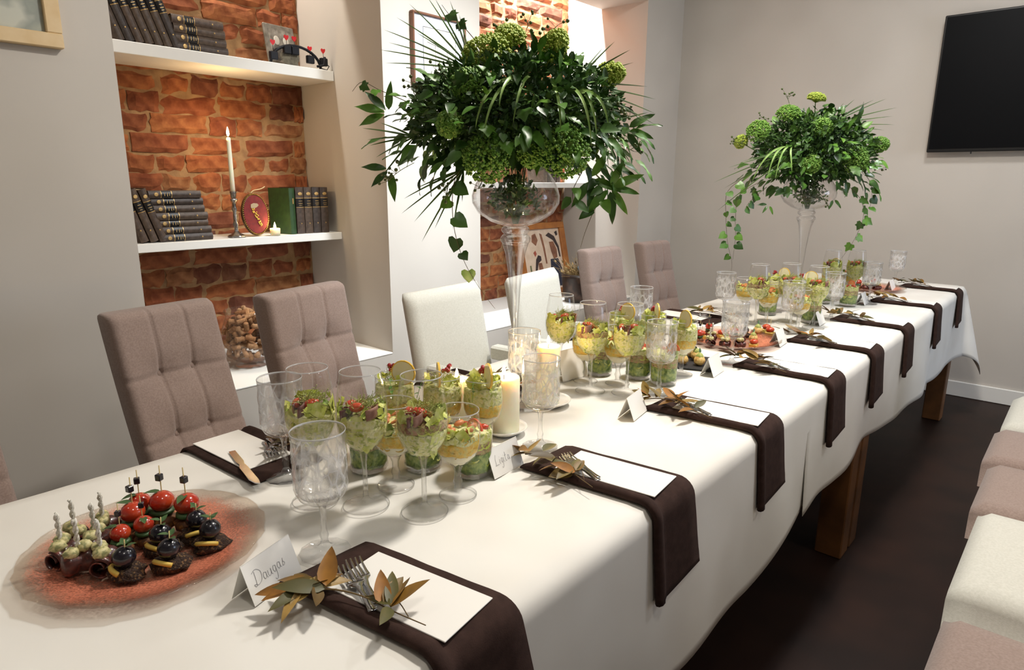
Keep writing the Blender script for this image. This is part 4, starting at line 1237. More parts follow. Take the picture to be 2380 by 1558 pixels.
M_dip = mat('green_cream', '#B9C070', '#98A850', rough=.5, scale=80)

def can_olive(seed):
    """seeded bread base, lemon rind, black olive on a pick, herb"""
    rnd = random.Random(seed); t = thing('canape', 'x', 'canape')
    MB().ball((0, 0, .009), (.026, .022, .0105), 18, 9, nz=.35, nf=14, seed=seed).build('seeded_base', M_seed, t)
    mb = MB()
    a0 = 3.6 + rnd.uniform(-.4, .4)
    pts = [(.020 * math.cos(a0 + q * .14), .018 * math.sin(a0 + q * .14), .0195 - .00012 * (q - 6) ** 2) for q in range(13)]
    for dz, w in ((0, 1),): mb.tube(pts, .0036, 6)
    mb.build('lemon_rind', M_yellow, t)
    MB().ball((.001, -.002, .033), (.0150, .0150, .0145), 16, 10, nz=.05).build('olive', M_blackolive, t)
    MB().tube([(.001, -.002, .020), (.003, 0, .058)], .0009, 5).build('pick', M_pick, t)
    for k in range(3):
        m = axes((.003, 0, .047 + .003 * k), (math.cos(k * 2.2 + seed), math.sin(k * 2.2 + seed), .5), (0, 0, 1))
        leaf_geo(MB(), .016, .009, shape='ovate', mtx=m, n=4).build('herb_leaf', M_basil, t)
    return t
def can_tomato(seed):
    """cheese base, tomato, black cube on a tall pick, basil"""
    rnd = random.Random(seed); t = thing('canape', 'x', 'canape')
    MB().ball((0, 0, .011), (.019, .018, .012), 14, 8, nz=.25, seed=seed).build('base', mat('grilled_base', '#7A4A22', '#A8702E', rough=.6, scale=90, c3='#4E2E16'), t)
    MB().ball((0, 0, .026), (.017, .016, .006), 12, 6, nz=.2).build('greens', M_basil, t)
    MB().ball((0, 0, .041), (.0165, .0165, .0145), 16, 10).build('tomato', M_cherry, t)
    m = axes((0, 0, .054), (-.9, -.3, .15), (0, 0, 1))
    leaf_geo(MB(), .026, .012, shape='lance', mtx=m, n=5, droop=.4).build('basil_leaf', M_basil, t)
    MB().tube([(0, 0, .01), (.001, .001, .094)], .0008, 5).build('pick', M_pick, t)
    MB().cbox(-.0042, .0042, -.0042, .0042, .0720, .0815, .001).build('olive_cube', M_blackolive, t, smooth=False)
    return t
def can_ham(seed):
    """rolled dark ham under herbed cheese, white twisted straw"""
    rnd = random.Random(seed); t = thing('canape', 'x', 'canape')
    def fn(u, v):
        th = u * 8.0; r = .006 + .0013 * th
        return (r * math.cos(th) + .004 * math.sin(9 * v + seed), (v - .5) * .040, .016 + r * math.sin(th) * .95 + .002 * math.sin(12 * v + u * 5))
    solidify(MB().grid(28, 6, fn).build('ham_roll', M_prosc, t), .0016)
    for k in range(2):
        MB().ball((.004 * (-1) ** k, -.008 + .015 * k, .034 + .002 * k), (.0105, .0105, .0085), 12, 8, nz=.35, nf=12, seed=seed + k).build('cheese', M_cheese, t)
    mb = MB()
    for q in range(2):
        pts = [(.0022 * math.cos(i * 1.1 + q * math.pi), .0022 * math.sin(i * 1.1 + q * math.pi), .034 + i * .0042) for i in range(12)]
        mb.tube(pts, .0019, 5)
    mb.build('twisted_straw', M_whitepick, t)
    return t
def can_puff(seed):
    rnd = random.Random(seed); t = thing('canape', 'x', 'canape')
    MB().ball((0, 0, .0150), (.0165, .0165, .0150), 16, 10, nz=.14, nf=10, seed=seed).build('puff', M_puff, t)
    MB().lathe([(.010, .026), (.0095, .031), (.006, .036), (.0001, .040)], 14, rf=lambda a, z, i: .0015 * math.sin(5 * a) if i < 3 else 0).build('cream', M_dip, t)
    m = axes((0, 0, .036), (.4, .5, .8), (0, -.5, .4))
    leaf_geo(MB(), .022, .008, shape='lance', mtx=m, n=4).build('herb_leaf', M_basil, t)
    return t
def can_cube(seed):
    t = thing('canape', 'x', 'canape')
    MB().cbox(-.014, .014, -.014, .014, 0, .014, .002).build('cheese_slab', M_yellow, t, smooth=False)
    MB().ball((0, 0, .022), (.0155, .0150, .0095), 14, 8).build('tomato_half', M_cherry, t)
    MB().tube([(0, 0, .012), (.0005, 0, .062)], .0008, 5).build('pick', M_pick, t)
    return t
CAN = {'olive': can_olive, 'tomato': can_tomato, 'ham': can_ham, 'puff': can_puff, 'cube': can_cube}
CDESC = {'olive': 'seeded bread canape with black olive and lemon rind', 'tomato': 'cherry tomato canape with black cube on a tall pick', 'ham': 'rolled ham canape with herbed cheese and white straw', 'puff': 'golden puff canape with green cream', 'cube': 'yellow cheese cube with tomato half on a pick'}
CPROTO = {}
def canape(kind, x, y, z, rz, where, s=1.0, tilt=0):
    v = len([1 for q in CPROTO if q[0] == kind]) if len([1 for q in CPROTO if q[0] == kind]) < 2 else random.Random(int(x * 9999) + int(y * 777)).randint(0, 1)
    key = (kind, v)
    if key not in CPROTO:
        CPROTO[key] = CAN[kind](7 + 5 * v); o = CPROTO[key]
    else: o = copy_tree(CPROTO[key])
    o.location = (x, y, z); o.rotation_euler = (tilt, 0, rz); o.scale = (s, s, s)
    o['label'] = CDESC[kind] + ', ' + where
    o['group'] = 'canapes'
    return o

platter('red flecked glass platter of canapes nearest the camera', -.975, .300)
zc = zt(0.3) + .0040
for i, (x, y, r, s) in enumerate([(-1.016, .203, .5, 1), (-.978, .214, -.3, 1), (-.955, .234, .9, 1), (-1.045, .228, 1.4, 1), (-1.012, .244, .2, 1), (-1.050, .266, .8, .95)]):
    canape('ham', x, y, zc, r, ['far left', 'front left', 'left of centre', 'back left edge', 'second row left', 'rear left'][i] + ', nearest platter', s)
for i, (x, y, r, s) in enumerate([(-1.020, .298, .3, 1.05), (-1.050, .318, 1.2, 1.0), (-1.020, .340, .5, 1.1), (-.984, .362, 2.0, 1.1), (-.986, .300, 2.6, .85), (-.984, .268, .9, .85)]):
    canape('tomato', x, y, zc, r, ['back middle', 'rearmost', 'tallest at the back', 'back right', 'centre', 'centre left'][i] + ', nearest platter', s)
for i, (x, y, r) in enumerate([(-.918, .252, .2), (-.896, .300, .7), (-.905, .360, 1.2), (-.945, .308, .5), (-.948, .358, 1.6)]):
    canape('olive', x, y, zc, r, ['front left', 'front', 'front right', 'middle', 'right'][i] + ', nearest platter')

platter('red flecked glass platter of canapes beyond the middle salads', -.895, 2.165, 1.0)
P2 = [('tomato', -.965, 2.06, .8), ('ham', -.915, 2.035, .8), ('ham', -.870, 2.050, .8), ('ham', -.830, 2.080, .8), ('cube', -.800, 2.120, .9), ('cube', -.985, 2.120, .9), ('ham', -.940, 2.105, .8), ('puff', -.895, 2.115, .9), ('ham', -.855, 2.140, .8),
      ('puff', -.830, 2.190, .9), ('tomato', -.990, 2.185, .8), ('cube', -.940, 2.180, .9), ('tomato', -.900, 2.200, .7), ('olive', -.880, 2.250, .75), ('puff', -.930, 2.265, .9)]
for i, (k, x, y, s) in enumerate(P2):
    canape(k, x, y, zt(2.1) + .0040, i * .8, ['left front', 'second front', 'middle front', 'fourth front', 'right front', 'left second row', 'second second row', 'centre', 'fourth second row', 'right second row', 'left third row', 'second third row', 'third third row', 'back right', 'rearmost'][i] + ', middle platter', s)
platter('red flecked glass platter of canapes farthest down the table', -.840, 3.790, .95)
for i, (k, x, y, s) in enumerate([('tomato', -.890, 3.72, .9), ('ham', -.850, 3.70, .95), ('ham', -.805, 3.73, .95), ('olive', -.870, 3.80, .9), ('puff', -.815, 3.80, .9), ('tomato', -.850, 3.85, .8)]):
    canape(k, x, y, zt(3.7) + .0040, i * 1.3, ['left', 'front', 'front right', 'middle', 'right', 'back'][i] + ', farthest platter', s)
def slate(label, x, y, w, d, rz):
    o = MB().cbox(-w / 2, w / 2, -d / 2, d / 2, 0, .006, .0012).build('slate_board', M_black, None, smooth=False, loc=(x, y, zt(y)), rot=(0, 0, rz))
    tag(o, label, 'slate', 'black slate boards')
slate('small black slate with golden puffs left of the middle platter', -.862, 1.800, .13, .15, .35)
for i, (x, y) in enumerate([(-.868, 1.752), (-.826, 1.775), (-.900, 1.790), (-.858, 1.820), (-.885, 1.845)]):
    canape('puff', x, y, zt(1.8) + .006, i * 1.1, ['front', 'front right', 'left', 'middle', 'back'][i] + ', nearer slate', 1.0)
slate('small black slate with tomato cheese cubes behind the middle platter', -.845, 2.335, .10, .10, .3)
for i, (k, x, y) in enumerate([('cube', -.822, 2.320), ('puff', -.860, 2.305), ('cube', -.850, 2.360)]):
    canape(k, x, y, zt(2.3) + .006, i * .9, ['front', 'left', 'back'][i] + ', farther slate', 1.0)
# ---------------------------------------------------------------- bouquets
GREENS = ['#3A5C28', '#4C7432', '#2F5022', '#5A8238', '#44682C', '#649040']
M_leafA = mat('bouquet_leaf', '#E8F0D8', '#B8C8A0', rough=.38, scale=25, rand=GREENS, spec=.5)
M_leafB = mat('bouquet_light_leaf', '#E8F0D8', '#C0D0A0', rough=.4, scale=25, rand=['#5C8A32', '#6F9A3C', '#4A7828', '#7CA648'])
M_fill = mat('filler_foliage', '#3C5E28', '#5E8638', rough=.5, scale=24, c3='#2C481E')
M_headA = mat('umbel_flower', '#9CAE3E', '#C6CA60', rough=.6, scale=120, c3='#889E36')
M_headB = mat('green_umbel_flower', '#6E9A38', '#98B856', rough=.6, scale=120, c3='#5A862E')
M_palm = mat('palm_frond', '#4F6E28', '#37521E', rough=.4, scale=14)
M_grass = mat('striped_grass', '#6E9440', '#9AB868', rough=.4, scale=40)
M_vine = mat('vine_stem', '#54482A', rough=.7)
M_bberry = mat('green_berry', '#3E4E22', '#55602C', rough=.3, scale=80)
BL = {'ovate': [leaf_geo(MB(), .062, .034, .3, .35, 6, 'ovate').mesh('leaf', m) for m in (M_leafA, M_leafB)],
      'lance': [leaf_geo(MB(), .085, .024, .3, .45, 7, 'lance', wave=.12).mesh('leaf', m) for m in (M_leafA, M_leafB)],
      'ivy': [fan_leaf(MB(), IVY, .046).mesh('leaf', m) for m in (M_leafA, M_leafB)],
      'heart': [fan_leaf(MB(), HEART, .034).mesh('leaf', m) for m in (M_leafA, M_leafB)],
      'star': [fan_leaf(MB(), PALM5, .085, .25).mesh('leaf', m) for m in (M_leafA, M_leafB)]}
def rdir(rnd):
    while True:
        v = Vector((rnd.uniform(-1, 1), rnd.uniform(-1, 1), rnd.uniform(-1, 1)))
        if .1 < v.length < 1: return v.normalized()
def put_leaf(t, kind, light, p, d, nrm, s, name='leaf'):
    return obj(name, BL[kind][1 if light else 0], t, mtx=axes(p, d, nrm, s))
def flower_head(t, c, rx, rz, m, seed, axis=(0, 0, 1), n=620):
    rnd = random.Random(seed); mb = MB()
    q = Vector((0, 0, 1)).rotation_difference(Vector(axis).normalized())
    for k in range(n):
        d = rdir(rnd)
        if d.z < -.35: d.z = -d.z
        p = Vector((d.x * rx, d.y * rx, d.z * rz)) * rnd.uniform(.86, 1.06)
        mb.octa(Vector(c) + q @ p, rnd.uniform(.0026, .0046))
        if k % 6 == 0:
            mb.tube([Vector(c) + q @ Vector((0, 0, -rz * .9)), Vector(c) + q @ (p * .95)], .0006, 3, cap=False)
    return mb.build('flower_head', m, t, smooth=False)
def fan(t, base, tips, w=.006, sag=.02, m=None):
    mb = MB(); b = Vector(base)
    for tp in tips:
        tp = Vector(tp); d = tp - b; L = d.length
        side = d.cross(Vector((.2, -1, .3))).normalized()
        n = 8; vs = []
        for i in range(n + 1):
            u = i / n; p = b + d * u + Vector((0, 0, -sag * u * u * L / .25))
            ww = w * .5 * min(1, .3 + 2.5 * u) * (1 - u) ** .55
            vs += [p - side * ww, p + Vector((0, -.0012, .0006)) * (1 - u), p + side * ww]
        fs = []
        for i in range(n):
            a = 3 * i; fs += [(a, a + 1, a + 4, a + 3), (a + 1, a + 2, a + 5, a + 4)]
        mb.add(vs, fs)
    return mb.build('palm_frond', m or M_palm, t)
def arc_blade(t, p0, p1, p2, p3, w=.009):
    pts = bez(p0, p1, p2, p3, 14); mb = MB(); vs = []
    for i, p in enumerate(pts):
        u = i / 14; d = (pts[min(i + 1, 14)] - pts[max(i - 1, 0)]).normalized()
        side = d.cross(Vector((0, -1, .25))).normalized(); ww = w * .5 * min(1, .4 + 2 * u) * (1 - u) ** .5
        vs += [p - side * ww, p + Vector((0, .0008, -.0008)), p + side * ww]
    fs = []
    for i in range(14):
        a = 3 * i; fs += [(a, a + 1, a + 4, a + 3), (a + 1, a + 2, a + 5, a + 4)]
    return mb.add(vs, fs).build('grass_blade', M_grass, t)
def vine(t, pts, leaves, kind, seed, r=.0011, s=1.0):
    rnd = random.Random(seed)
    pp = poly_path(pts, 5)
    v = MB().tube(pp, [r * (1 - .6 * i / len(pp)) for i in range(len(pp))], 5).build('vine', M_vine, t)
    for u in leaves:
        p = pp[min(len(pp) - 1, int(u * (len(pp) - 1)))]
        a = rnd.uniform(0, 6.28)
        d = Vector((math.cos(a) * .9, -.3 + .5 * math.sin(a), -.55))
        put_leaf(v, kind, rnd.random() < .4, p + d * .006, d, (rnd.uniform(-.4, .4), -1, rnd.uniform(.1, .6)), s * rnd.uniform(.7, 1.15))
    return v
def berries(t, base, tip, seed, n=9, r=.0042):
    rnd = random.Random(seed); mb = MB(); b = Vector(base); tp = Vector(tip)
    pp = poly_path([b, (b + tp) / 2 + Vector((rnd.uniform(-.01, .01), 0, .004)), tp], 4)
    mb.tube(pp, .0010, 4)
    for k in range(n):
        p = pp[rnd.randint(len(pp) // 2, len(pp) - 1)]
        q = p + Vector((rnd.uniform(-.022, .022), rnd.uniform(-.02, .02), rnd.uniform(-.008, .024)))
        mb.tube([p, q], .0006, 3, cap=False); mb.ball(q, r * rnd.uniform(.7, 1.1), 7, 5)
    return mb.build('berry_sprig', M_bberry, t)

def bouquet(label, v, seed, spec):
    rnd = random.Random(seed)
    t = thing('flower_arrangement', label, 'flower arrangement', (v[0], v[1], zt(v[1])), YAW, 'tall green bouquets')
    cz = spec['cz']; R = Vector(spec['core'])
    # dense inner foliage, too fine to tell apart
    mb = MB()
    for k in range(spec.get('nfill', 2600)):
        d = rdir(rnd); q = rnd.random() ** .45
        p = Vector((d.x * R.x * q, d.y * R.y * q, cz + d.z * R.z * q))
        if p.z < cz - R.z * .75: continue
        o = (d + rdir(rnd) * .9 + Vector((0, 0, -.25))).normalized()
        m = axes(p, o, rdir(rnd), rnd.uniform(.55, 1.1))
        if k % 3: leaf_geo(mb, .030, .014, .3, .3, 3, 'lance', m)
        else: fan_leaf(mb, HEART, .018, mtx=m)
    o = mb.build('filler_foliage', M_fill, t, smooth=False); o['kind'] = 'stuff'
    # stems and moss inside the glass bowl
    mb = MB()
    for k in range(420):
        d = rdir(rnd); p = Vector((d.x * .070, d.y * .070, .500 + d.z * .045)) * 1.0
        p = Vector((p.x * rnd.uniform(.2, 1), p.y * rnd.uniform(.2, 1), p.z))
        leaf_geo(mb, .022, .010, .3, .3, 3, 'ovate', axes(p, rdir(rnd), rdir(rnd), rnd.uniform(.6, 1.1)))
    for k in range(14):
        a = k * .45
        mb.tube([(.03 * math.cos(a), .03 * math.sin(a), .62), (.018 * math.cos(a + 1), .018 * math.sin(a + 1), .47), (.006 * math.cos(a), .006 * math.sin(a), .432)], .0016, 4)
    o = mb.build('bowl_greenery', M_headB if spec.get('lightbowl') else M_fill, t, smooth=False); o['kind'] = 'stuff'
    # leaves one can pick out
    S = Vector(spec['shell'])
    for k in range(spec['nleaf']):
        d = rdir(rnd)
        if d.y > .55: d.y *= -.6; d.normalize()
        if d.z < -.72: continue
        q = rnd.uniform(.68, 1.0)
        p = Vector((d.x * S.x * q, d.y * S.y * q, cz + d.z * S.z * q - .05 * abs(d.x) * spec.get('sag', 1)))
        od = (d * 1.0 + Vector((0, 0, -.35)) + rdir(rnd) * .55).normalized()
        kind = rnd.choices(['ovate', 'lance', 'ivy', 'heart'], spec.get('mix', [4, 5, 3, 2]))[0]
        put_leaf(t, kind, rnd.random() < .25, p, od, d * .6 + Vector((0, -.4, .8)) + rdir(rnd) * .5, rnd.uniform(.5, .9))
    for (c, rx, rz, m, ax) in spec['heads']:
        flower_head(t, c, rx, rz, m, rnd.randint(0, 999), ax)
        MB().tube([(c[0] * .5, c[1] * .5, cz - .05), (Vector(c) - Vector(ax).normalized() * rz * .8)], .0018, 5).build('flower_stalk', M_leafB, t)
    for (b, tips) in spec['fans']: fan(t, b, tips, spec.get('fanw', .006))
    for a in spec['arcs']: arc_blade(t, *a)
    for (pts, lv, kind, s) in spec['vines']: vine(t, pts, lv, kind, rnd.randint(0, 999), s=s)
    for (c, dirs, s) in spec['stars']:
        for d in dirs: put_leaf(t, 'lance', rnd.random() < .3, Vector(c) + Vector(d) * .01, d, (rnd.uniform(-.3, .3), -1, .35), s * rnd.uniform(.85, 1.1))
    for (b, tp, n) in spec['berries']: berries(t, b, tp, rnd.randint(0, 999), n)
    return t

def survey(px, py, H, X0):
    """photo bearing of a tip -> (sideways, height above cloth) at horizontal distance H from the photographer"""
    Z = -H * math.tan(PITCH + math.atan((py - 779) / 1526.33))
    d = H * math.cos(PITCH) - Z * math.sin(PITCH)
    return (px - 1190) / 1526.33 * d - X0, Z + 1.29 - zt(1)
def q1(px, py, y=0.0):
    x, z = survey(px, py, 1.638 + y, .007); return (x, y, z)
def q2(px, py, y=0.0):
    x, z = survey(px, py, 2.786 + y, 1.226); return (x, y, z)

bouquet('large green bouquet of leaves and umbels in the near tall vase', V1, 21, dict(
    cz=.685, core=(.255, .20, .145), shell=(.315, .24, .165), nleaf=285, nfill=6500, mix=[3, 7, 2, 2],
    heads=[(q1(1130, 125, -.04), .058, .040, M_headA, (-.25, -.2, 1)), (q1(1280, 118, -.04), .030, .048, M_headA, (.5, -.4, 1)), (q1(1408, 172, -.02), .026, .040, M_headA, (1, -.3, .2)),
           (q1(1130, 368, -.15), .052, .046, M_headB, (-.1, -1, -.1)), (q1(1308, 352, -.15), .055, .050, M_headB, (.2, -1, .1)), (q1(1042, 290, -.16), .028, .024, M_headB, (-.4, -1, .2)),
           (q1(1235, 355, -.12), .032, .030, M_headB, (0, -1, -.3)), (q1(1180, 90, -.02), .036, .030, M_headA, (0, -.3, 1)), (q1(1080, 200, -.12), .038, .030, M_headB, (-.4, -.8, .5))],
    fans=[(q1(1095, 165, -.03), [q1(885, 50, -.05), q1(897, 82, -.08), q1(876, 98, -.03), q1(945, -10, 0), q1(985, -30, .04), q1(1005, -20, -.05), q1(915, 20, .05), q1(1040, -15, 0), q1(890, 130, -.1), q1(960, 60, -.12), q1(1062, 20, .02)]),
          (q1(1330, 195, -.03), [q1(1425, 82, 0), q1(1462, 100, -.06), q1(1502, 185, -.04), q1(1522, 212, .02), q1(1522, 246, -.05), q1(1524, 272, -.08), q1(1450, 152, .06), q1(1400, 95, .04), q1(1470, 130, -.03)]),
          (q1(1075, 395, -.09), [q1(935, 452, -.1), q1(930, 485, -.08), q1(960, 505, -.12), q1(978, 550, -.1), q1(1008, 522, -.13), q1(1050, 525, -.11), q1(1062, 470, -.14), q1(965, 430, -.1), q1(1072, 465, -.1)]),
          (q1(1400, 290, -.06), [q1(1432, 382, -.1), q1(1466, 372, -.1), q1(1505, 318, -.07), q1(1520, 312, -.02), q1(1412, 380, -.12), q1(1505, 250, -.05), q1(1448, 340, -.12)]),
          (q1(960, 320, -.08), [q1(838, 290, -.1), q1(850, 318, -.1), q1(855, 332, -.08), q1(870, 360, -.12), q1(880, 280, -.1), q1(880, 410, -.1)])],
    arcs=[(q1(1215, 185, -.1), q1(1150, 165, -.19), q1(1110, 225, -.22), q1(1102, 300, -.2)), (q1(1215, 180, -.1), q1(1180, 160, -.2), q1(1160, 200, -.23), q1(1157, 248, -.23)),
          (q1(1240, 180, -.1), q1(1215, 160, -.2), q1(1200, 210, -.24), q1(1189, 288, -.23)), (q1(1270, 190, -.1), q1(1290, 180, -.2), q1(1300, 240, -.24), q1(1300, 312, -.22)),
          (q1(1320, 210, -.1), q1(1360, 195, -.18), q1(1380, 240, -.2), q1(1384, 320, -.18)), (q1(1330, 205, -.08), q1(1390, 205, -.15), q1(1405, 240, -.17), q1(1412, 300, -.15)),
          (q1(1300, 200, -.1), q1(1345, 190, -.2), q1(1365, 240, -.22), q1(1372, 340, -.2)), (q1(1200, 190, -.1), q1(1160, 180, -.19), q1(1130, 240, -.21), q1(1120, 320, -.2))],
    vines=[([q1(1075, 380, -.1), q1(1052, 430, -.13), q1(1052, 520, -.13), q1(1074, 600, -.12), q1(1110, 665, -.11), q1(1150, 718, -.1)], [.22, .30, .38, .5, .56, .68], 'heart', 1.0),
           ([q1(1010, 270, -.05), q1(935, 235, -.06), q1(880, 212, -.06), q1(838, 193, -.06), q1(815, 215, -.06)], [.25, .55, .8], 'ivy', .7),
           ([q1(1380, 400, -.1), q1(1405, 440, -.12), q1(1378, 490, -.12), q1(1358, 540, -.11), q1(1348, 575, -.1)], [.1, .2, .35, .45], 'ovate', .7),
           ([q1(1130, 130, 0), q1(1075, 65, 0), q1(1040, 35, .0), q1(1022, 12, .0)], [.5, .75], 'ivy', .8),
           ([q1(1350, 400, -.1), q1(1330, 440, -.15), q1(1330, 470, -.15)], [.4, .7, .9], 'ovate', .6)],
    stars=[(q1(1415, 435, -.12), [(.55, -.2, .25), (.75, -.2, -.1), (.45, -.2, -.6), (.1, -.2, -.8), (-.5, -.2, -.5), (.2, -.3, .5)], .85), (q1(1370, 415, -.11), [(.6, -.2, -.2), (-.4, -.2, -.6), (.3, -.2, .5), (0, -.3, -.8)], .8),
           (q1(900, 265, -.07), [(-.8, -.2, .2), (-.6, -.2, .6), (-.9, -.1, -.3), (.1, -.3, .7)], .8), (q1(1450, 300, -.06), [(.8, -.2, .5), (.9, -.2, -.2), (.5, -.2, -.7)], .8), (q1(905, 395, -.08), [(-.8, -.2, .1), (-.6, -.2, -.5), (.1, -.2, -.8)], .75)],
    berries=[(q1(1200, 150, -.02), q1(1160, 50, -.02), 10), (q1(1215, 150, -.02), q1(1225, 48, 0), 10), (q1(1230, 150, -.02), q1(1295, 55, -.02), 10), (q1(1060, 220, -.08), q1(1005, 165, -.1), 10), (q1(960, 380, -.1), q1(895, 425, -.1), 12),
             (q1(980, 250, -.08), q1(955, 195, -.1), 10), (q1(1400, 320, -.1), q1(1470, 350, -.1), 12), (q1(1060, 400, -.14), q1(1035, 470, -.15), 10), (q1(1380, 250, -.1), q1(1460, 270, -.1), 8), (q1(1120, 400, -.1), q1(1110, 440, -.12), 10)]))

bouquet('smaller green bouquet with trailing ivy in the far tall vase', V2, 33, dict(
    cz=.668, core=(.235, .19, .150), shell=(.275, .22, .185), nleaf=270, nfill=5500, mix=[5, 2, 4, 4], sag=1.6, lightbowl=False,
    heads=[(q2(1895, 222, -.02), .034, .020, M_headA, (.1, -.2, 1)), (q2(1885, 375, -.15), .034, .034, M_headB, (0, -1, 0)), (q2(1985, 365, -.14), .050, .044, M_headB, (.2, -1, .2)), (q2(2038, 330, -.06), .030, .040, M_headB, (1, -.4, .1)),
           (q2(1760, 300, -.08), .045, .035, M_headB, (-.4, -.6, .7)), (q2(1830, 260, -.05), .045, .032, M_headB, (-.1, -.5, 1)), (q2(1720, 325, -.05), .026, .024, M_headA, (-.7, -.4, .4)), (q2(1910, 290, -.12), .036, .030, M_headB, (0, -.8, .5))],
    fans=[(q2(1915, 290, -.02), [q2(2075, 250, -.03), q2(2085, 228, -.01), q2(2060, 208, .02), q2(2030, 213, .03), q2(2010, 222, .02), q2(1985, 215, .02), q2(1960, 225, .01), q2(2080, 270, -.05), q2(2055, 285, -.06), q2(1938, 228, .02), q2(2045, 240, 0)]),
          (q2(1860, 340, -.14), [q2(1655, 405, -.12), q2(1690, 372, -.14), q2(1680, 420, -.1), q2(1665, 470, -.1), q2(1720, 360, -.17)])],
    arcs=[(q2(1830, 335, -.14), q2(1790, 335, -.2), q2(1765, 370, -.21), q2(1745, 420, -.19)), (q2(1835, 335, -.14), q2(1815, 335, -.2), q2(1808, 370, -.21), q2(1800, 410, -.2)), (q2(1840, 335, -.14), q2(1830, 340, -.2), q2(1840, 370, -.21), q2(1838, 395, -.2)),
          (q2(1825, 335, -.14), q2(1800, 338, -.2), q2(1790, 370, -.21), q2(1782, 410, -.2))],
    vines=[([q2(1740, 400, -.08), q2(1690, 440, -.09), q2(1686, 500, -.09), q2(1690, 560, -.08), q2(1700, 605, -.07), q2(1697, 640, -.07)], [.12, .2, .28, .36, .45, .52, .6, .72], 'heart', .95),
           ([q2(1760, 420, -.1), q2(1716, 450, -.11), q2(1708, 500, -.11), q2(1708, 550, -.1), q2(1702, 600, -.08)], [.15, .25, .3, .4, .5, .6, .7, .8], 'heart', 1.0),
           ([q2(1975, 430, -.08), q2(2000, 460, -.09), q2(2005, 500, -.09), q2(1985, 550, -.08), q2(1955, 595, -.07)], [.2, .35, .5, .56, .7, .8], 'ivy', .95),
           ([q2(2010, 400, -.08), q2(2025, 430, -.1), q2(2020, 480, -.1)], [.3, .5, .7, .95], 'heart', 1.0), ([q2(1780, 430, -.1), q2(1745, 460, -.1), q2(1730, 480, -.1)], [.3, .6, .9], 'heart', 1.0)],
    stars=[(q2(1785, 470, -.12), [(-.5, -.3, -.6), (.3, -.3, -.7), (-.8, -.2, 0)], .5), (q2(1935, 455, -.12), [(.5, -.3, -.6), (-.3, -.3, -.7)], .5)],
    berries=[(q2(1840, 270, -.03), q2(1825, 215, -.03), 9), (q2(1790, 300, -.06), q2(1765, 265, -.06), 9), (q2(1760, 350, -.08), q2(1705, 325, -.08), 12), (q2(2000, 390, -.1), q2(2045, 385, -.1), 12), (q2(1900, 440, -.12), q2(1925, 480, -.12), 10)]))
# ---------------------------------------------------------------- things in the niches
M_cover = mat('dark_book_cloth', '#FFFFFF', '#C0B8B4', rough=.5, scale=60, bump=.2, bscale=400, rand=['#4A3E36', '#403732', '#5E4C3E', '#524438', '#625040'])
M_greencover = mat('green_book_cloth', '#1F3A1E', '#274622', rough=.5, scale=40)
M_gilt = mat('gilt', '#C9A66A', '#A98A55', rough=.4, metal=.5, scale=90)
M_blacklabel = mat('black_spine_label', '#0E0D10', rough=.4)
M_pages = mat('book_pages', '#CDBFA0', '#B9A888', rough=.9, scale=200)
def book_mesh_set(L, D, T, green=False):
    """book lying: spine along X facing -Y... local: X = length (height of the book), Y = depth, Z = thickness; spine at y=0 bulging to -y"""
    cov = MB()
    n = 6
    sec = [(D, 0.0), (D, .0025), (.006, .0025), (.006, T - .0025), (D, T - .0025), (D, T)]
    sp = [(.004 - .006 * math.sin(math.pi * i / n), T - T * i / n) for i in range(n + 1)]
    outline = [(D, T)] + [(p[0], p[1]) for p in sp] + [(D, 0), (D, .0025), (.007, .0025), (.007, T - .0025), (D, T - .0025)]
    k = len(outline)
    vs = [(0, y, z) for y, z in outline] + [(L, y, z) for y, z in outline]
    fs = [(i, (i + 1) % k, k + (i + 1) % k, k + i) for i in range(k)]
    cov.add(vs, fs)
    # end caps as strips
    m = n + 1
    for off, flip in ((0, True), (k, False)):
        quads = []
        quads.append((off + 0, off + 1, off + k - 2, off + k - 1)); quads.append((off + m, off + m + 1, off + m + 2, off + m + 3))
        quads.append(tuple(off + i for i in range(1, m + 1)) + (off + m + 3, off + m + 4))
        for q in quads: cov.f.append(q if not flip else q[::-1]); cov.m.append(0)
    pages = MB().box(.004, L - .004, .007, D - .005, .0026, T - .0026)
    return cov, pages
def band(L0, L1, T, out=.0008):
    mb = MB(); n = 6
    a = [(.004 - (.006 + out) * math.sin(math.pi * i / n) - out * .4, T - T * i / n) for i in range(n + 1)]
    vs = [(L0, y, z) for y, z in a] + [(L1, y, z) for y, z in a]
    mb.add(vs, [(i, i + 1, n + 2 + i, n + 1 + i) for i in range(n)])
    return mb
BOOKP = {}
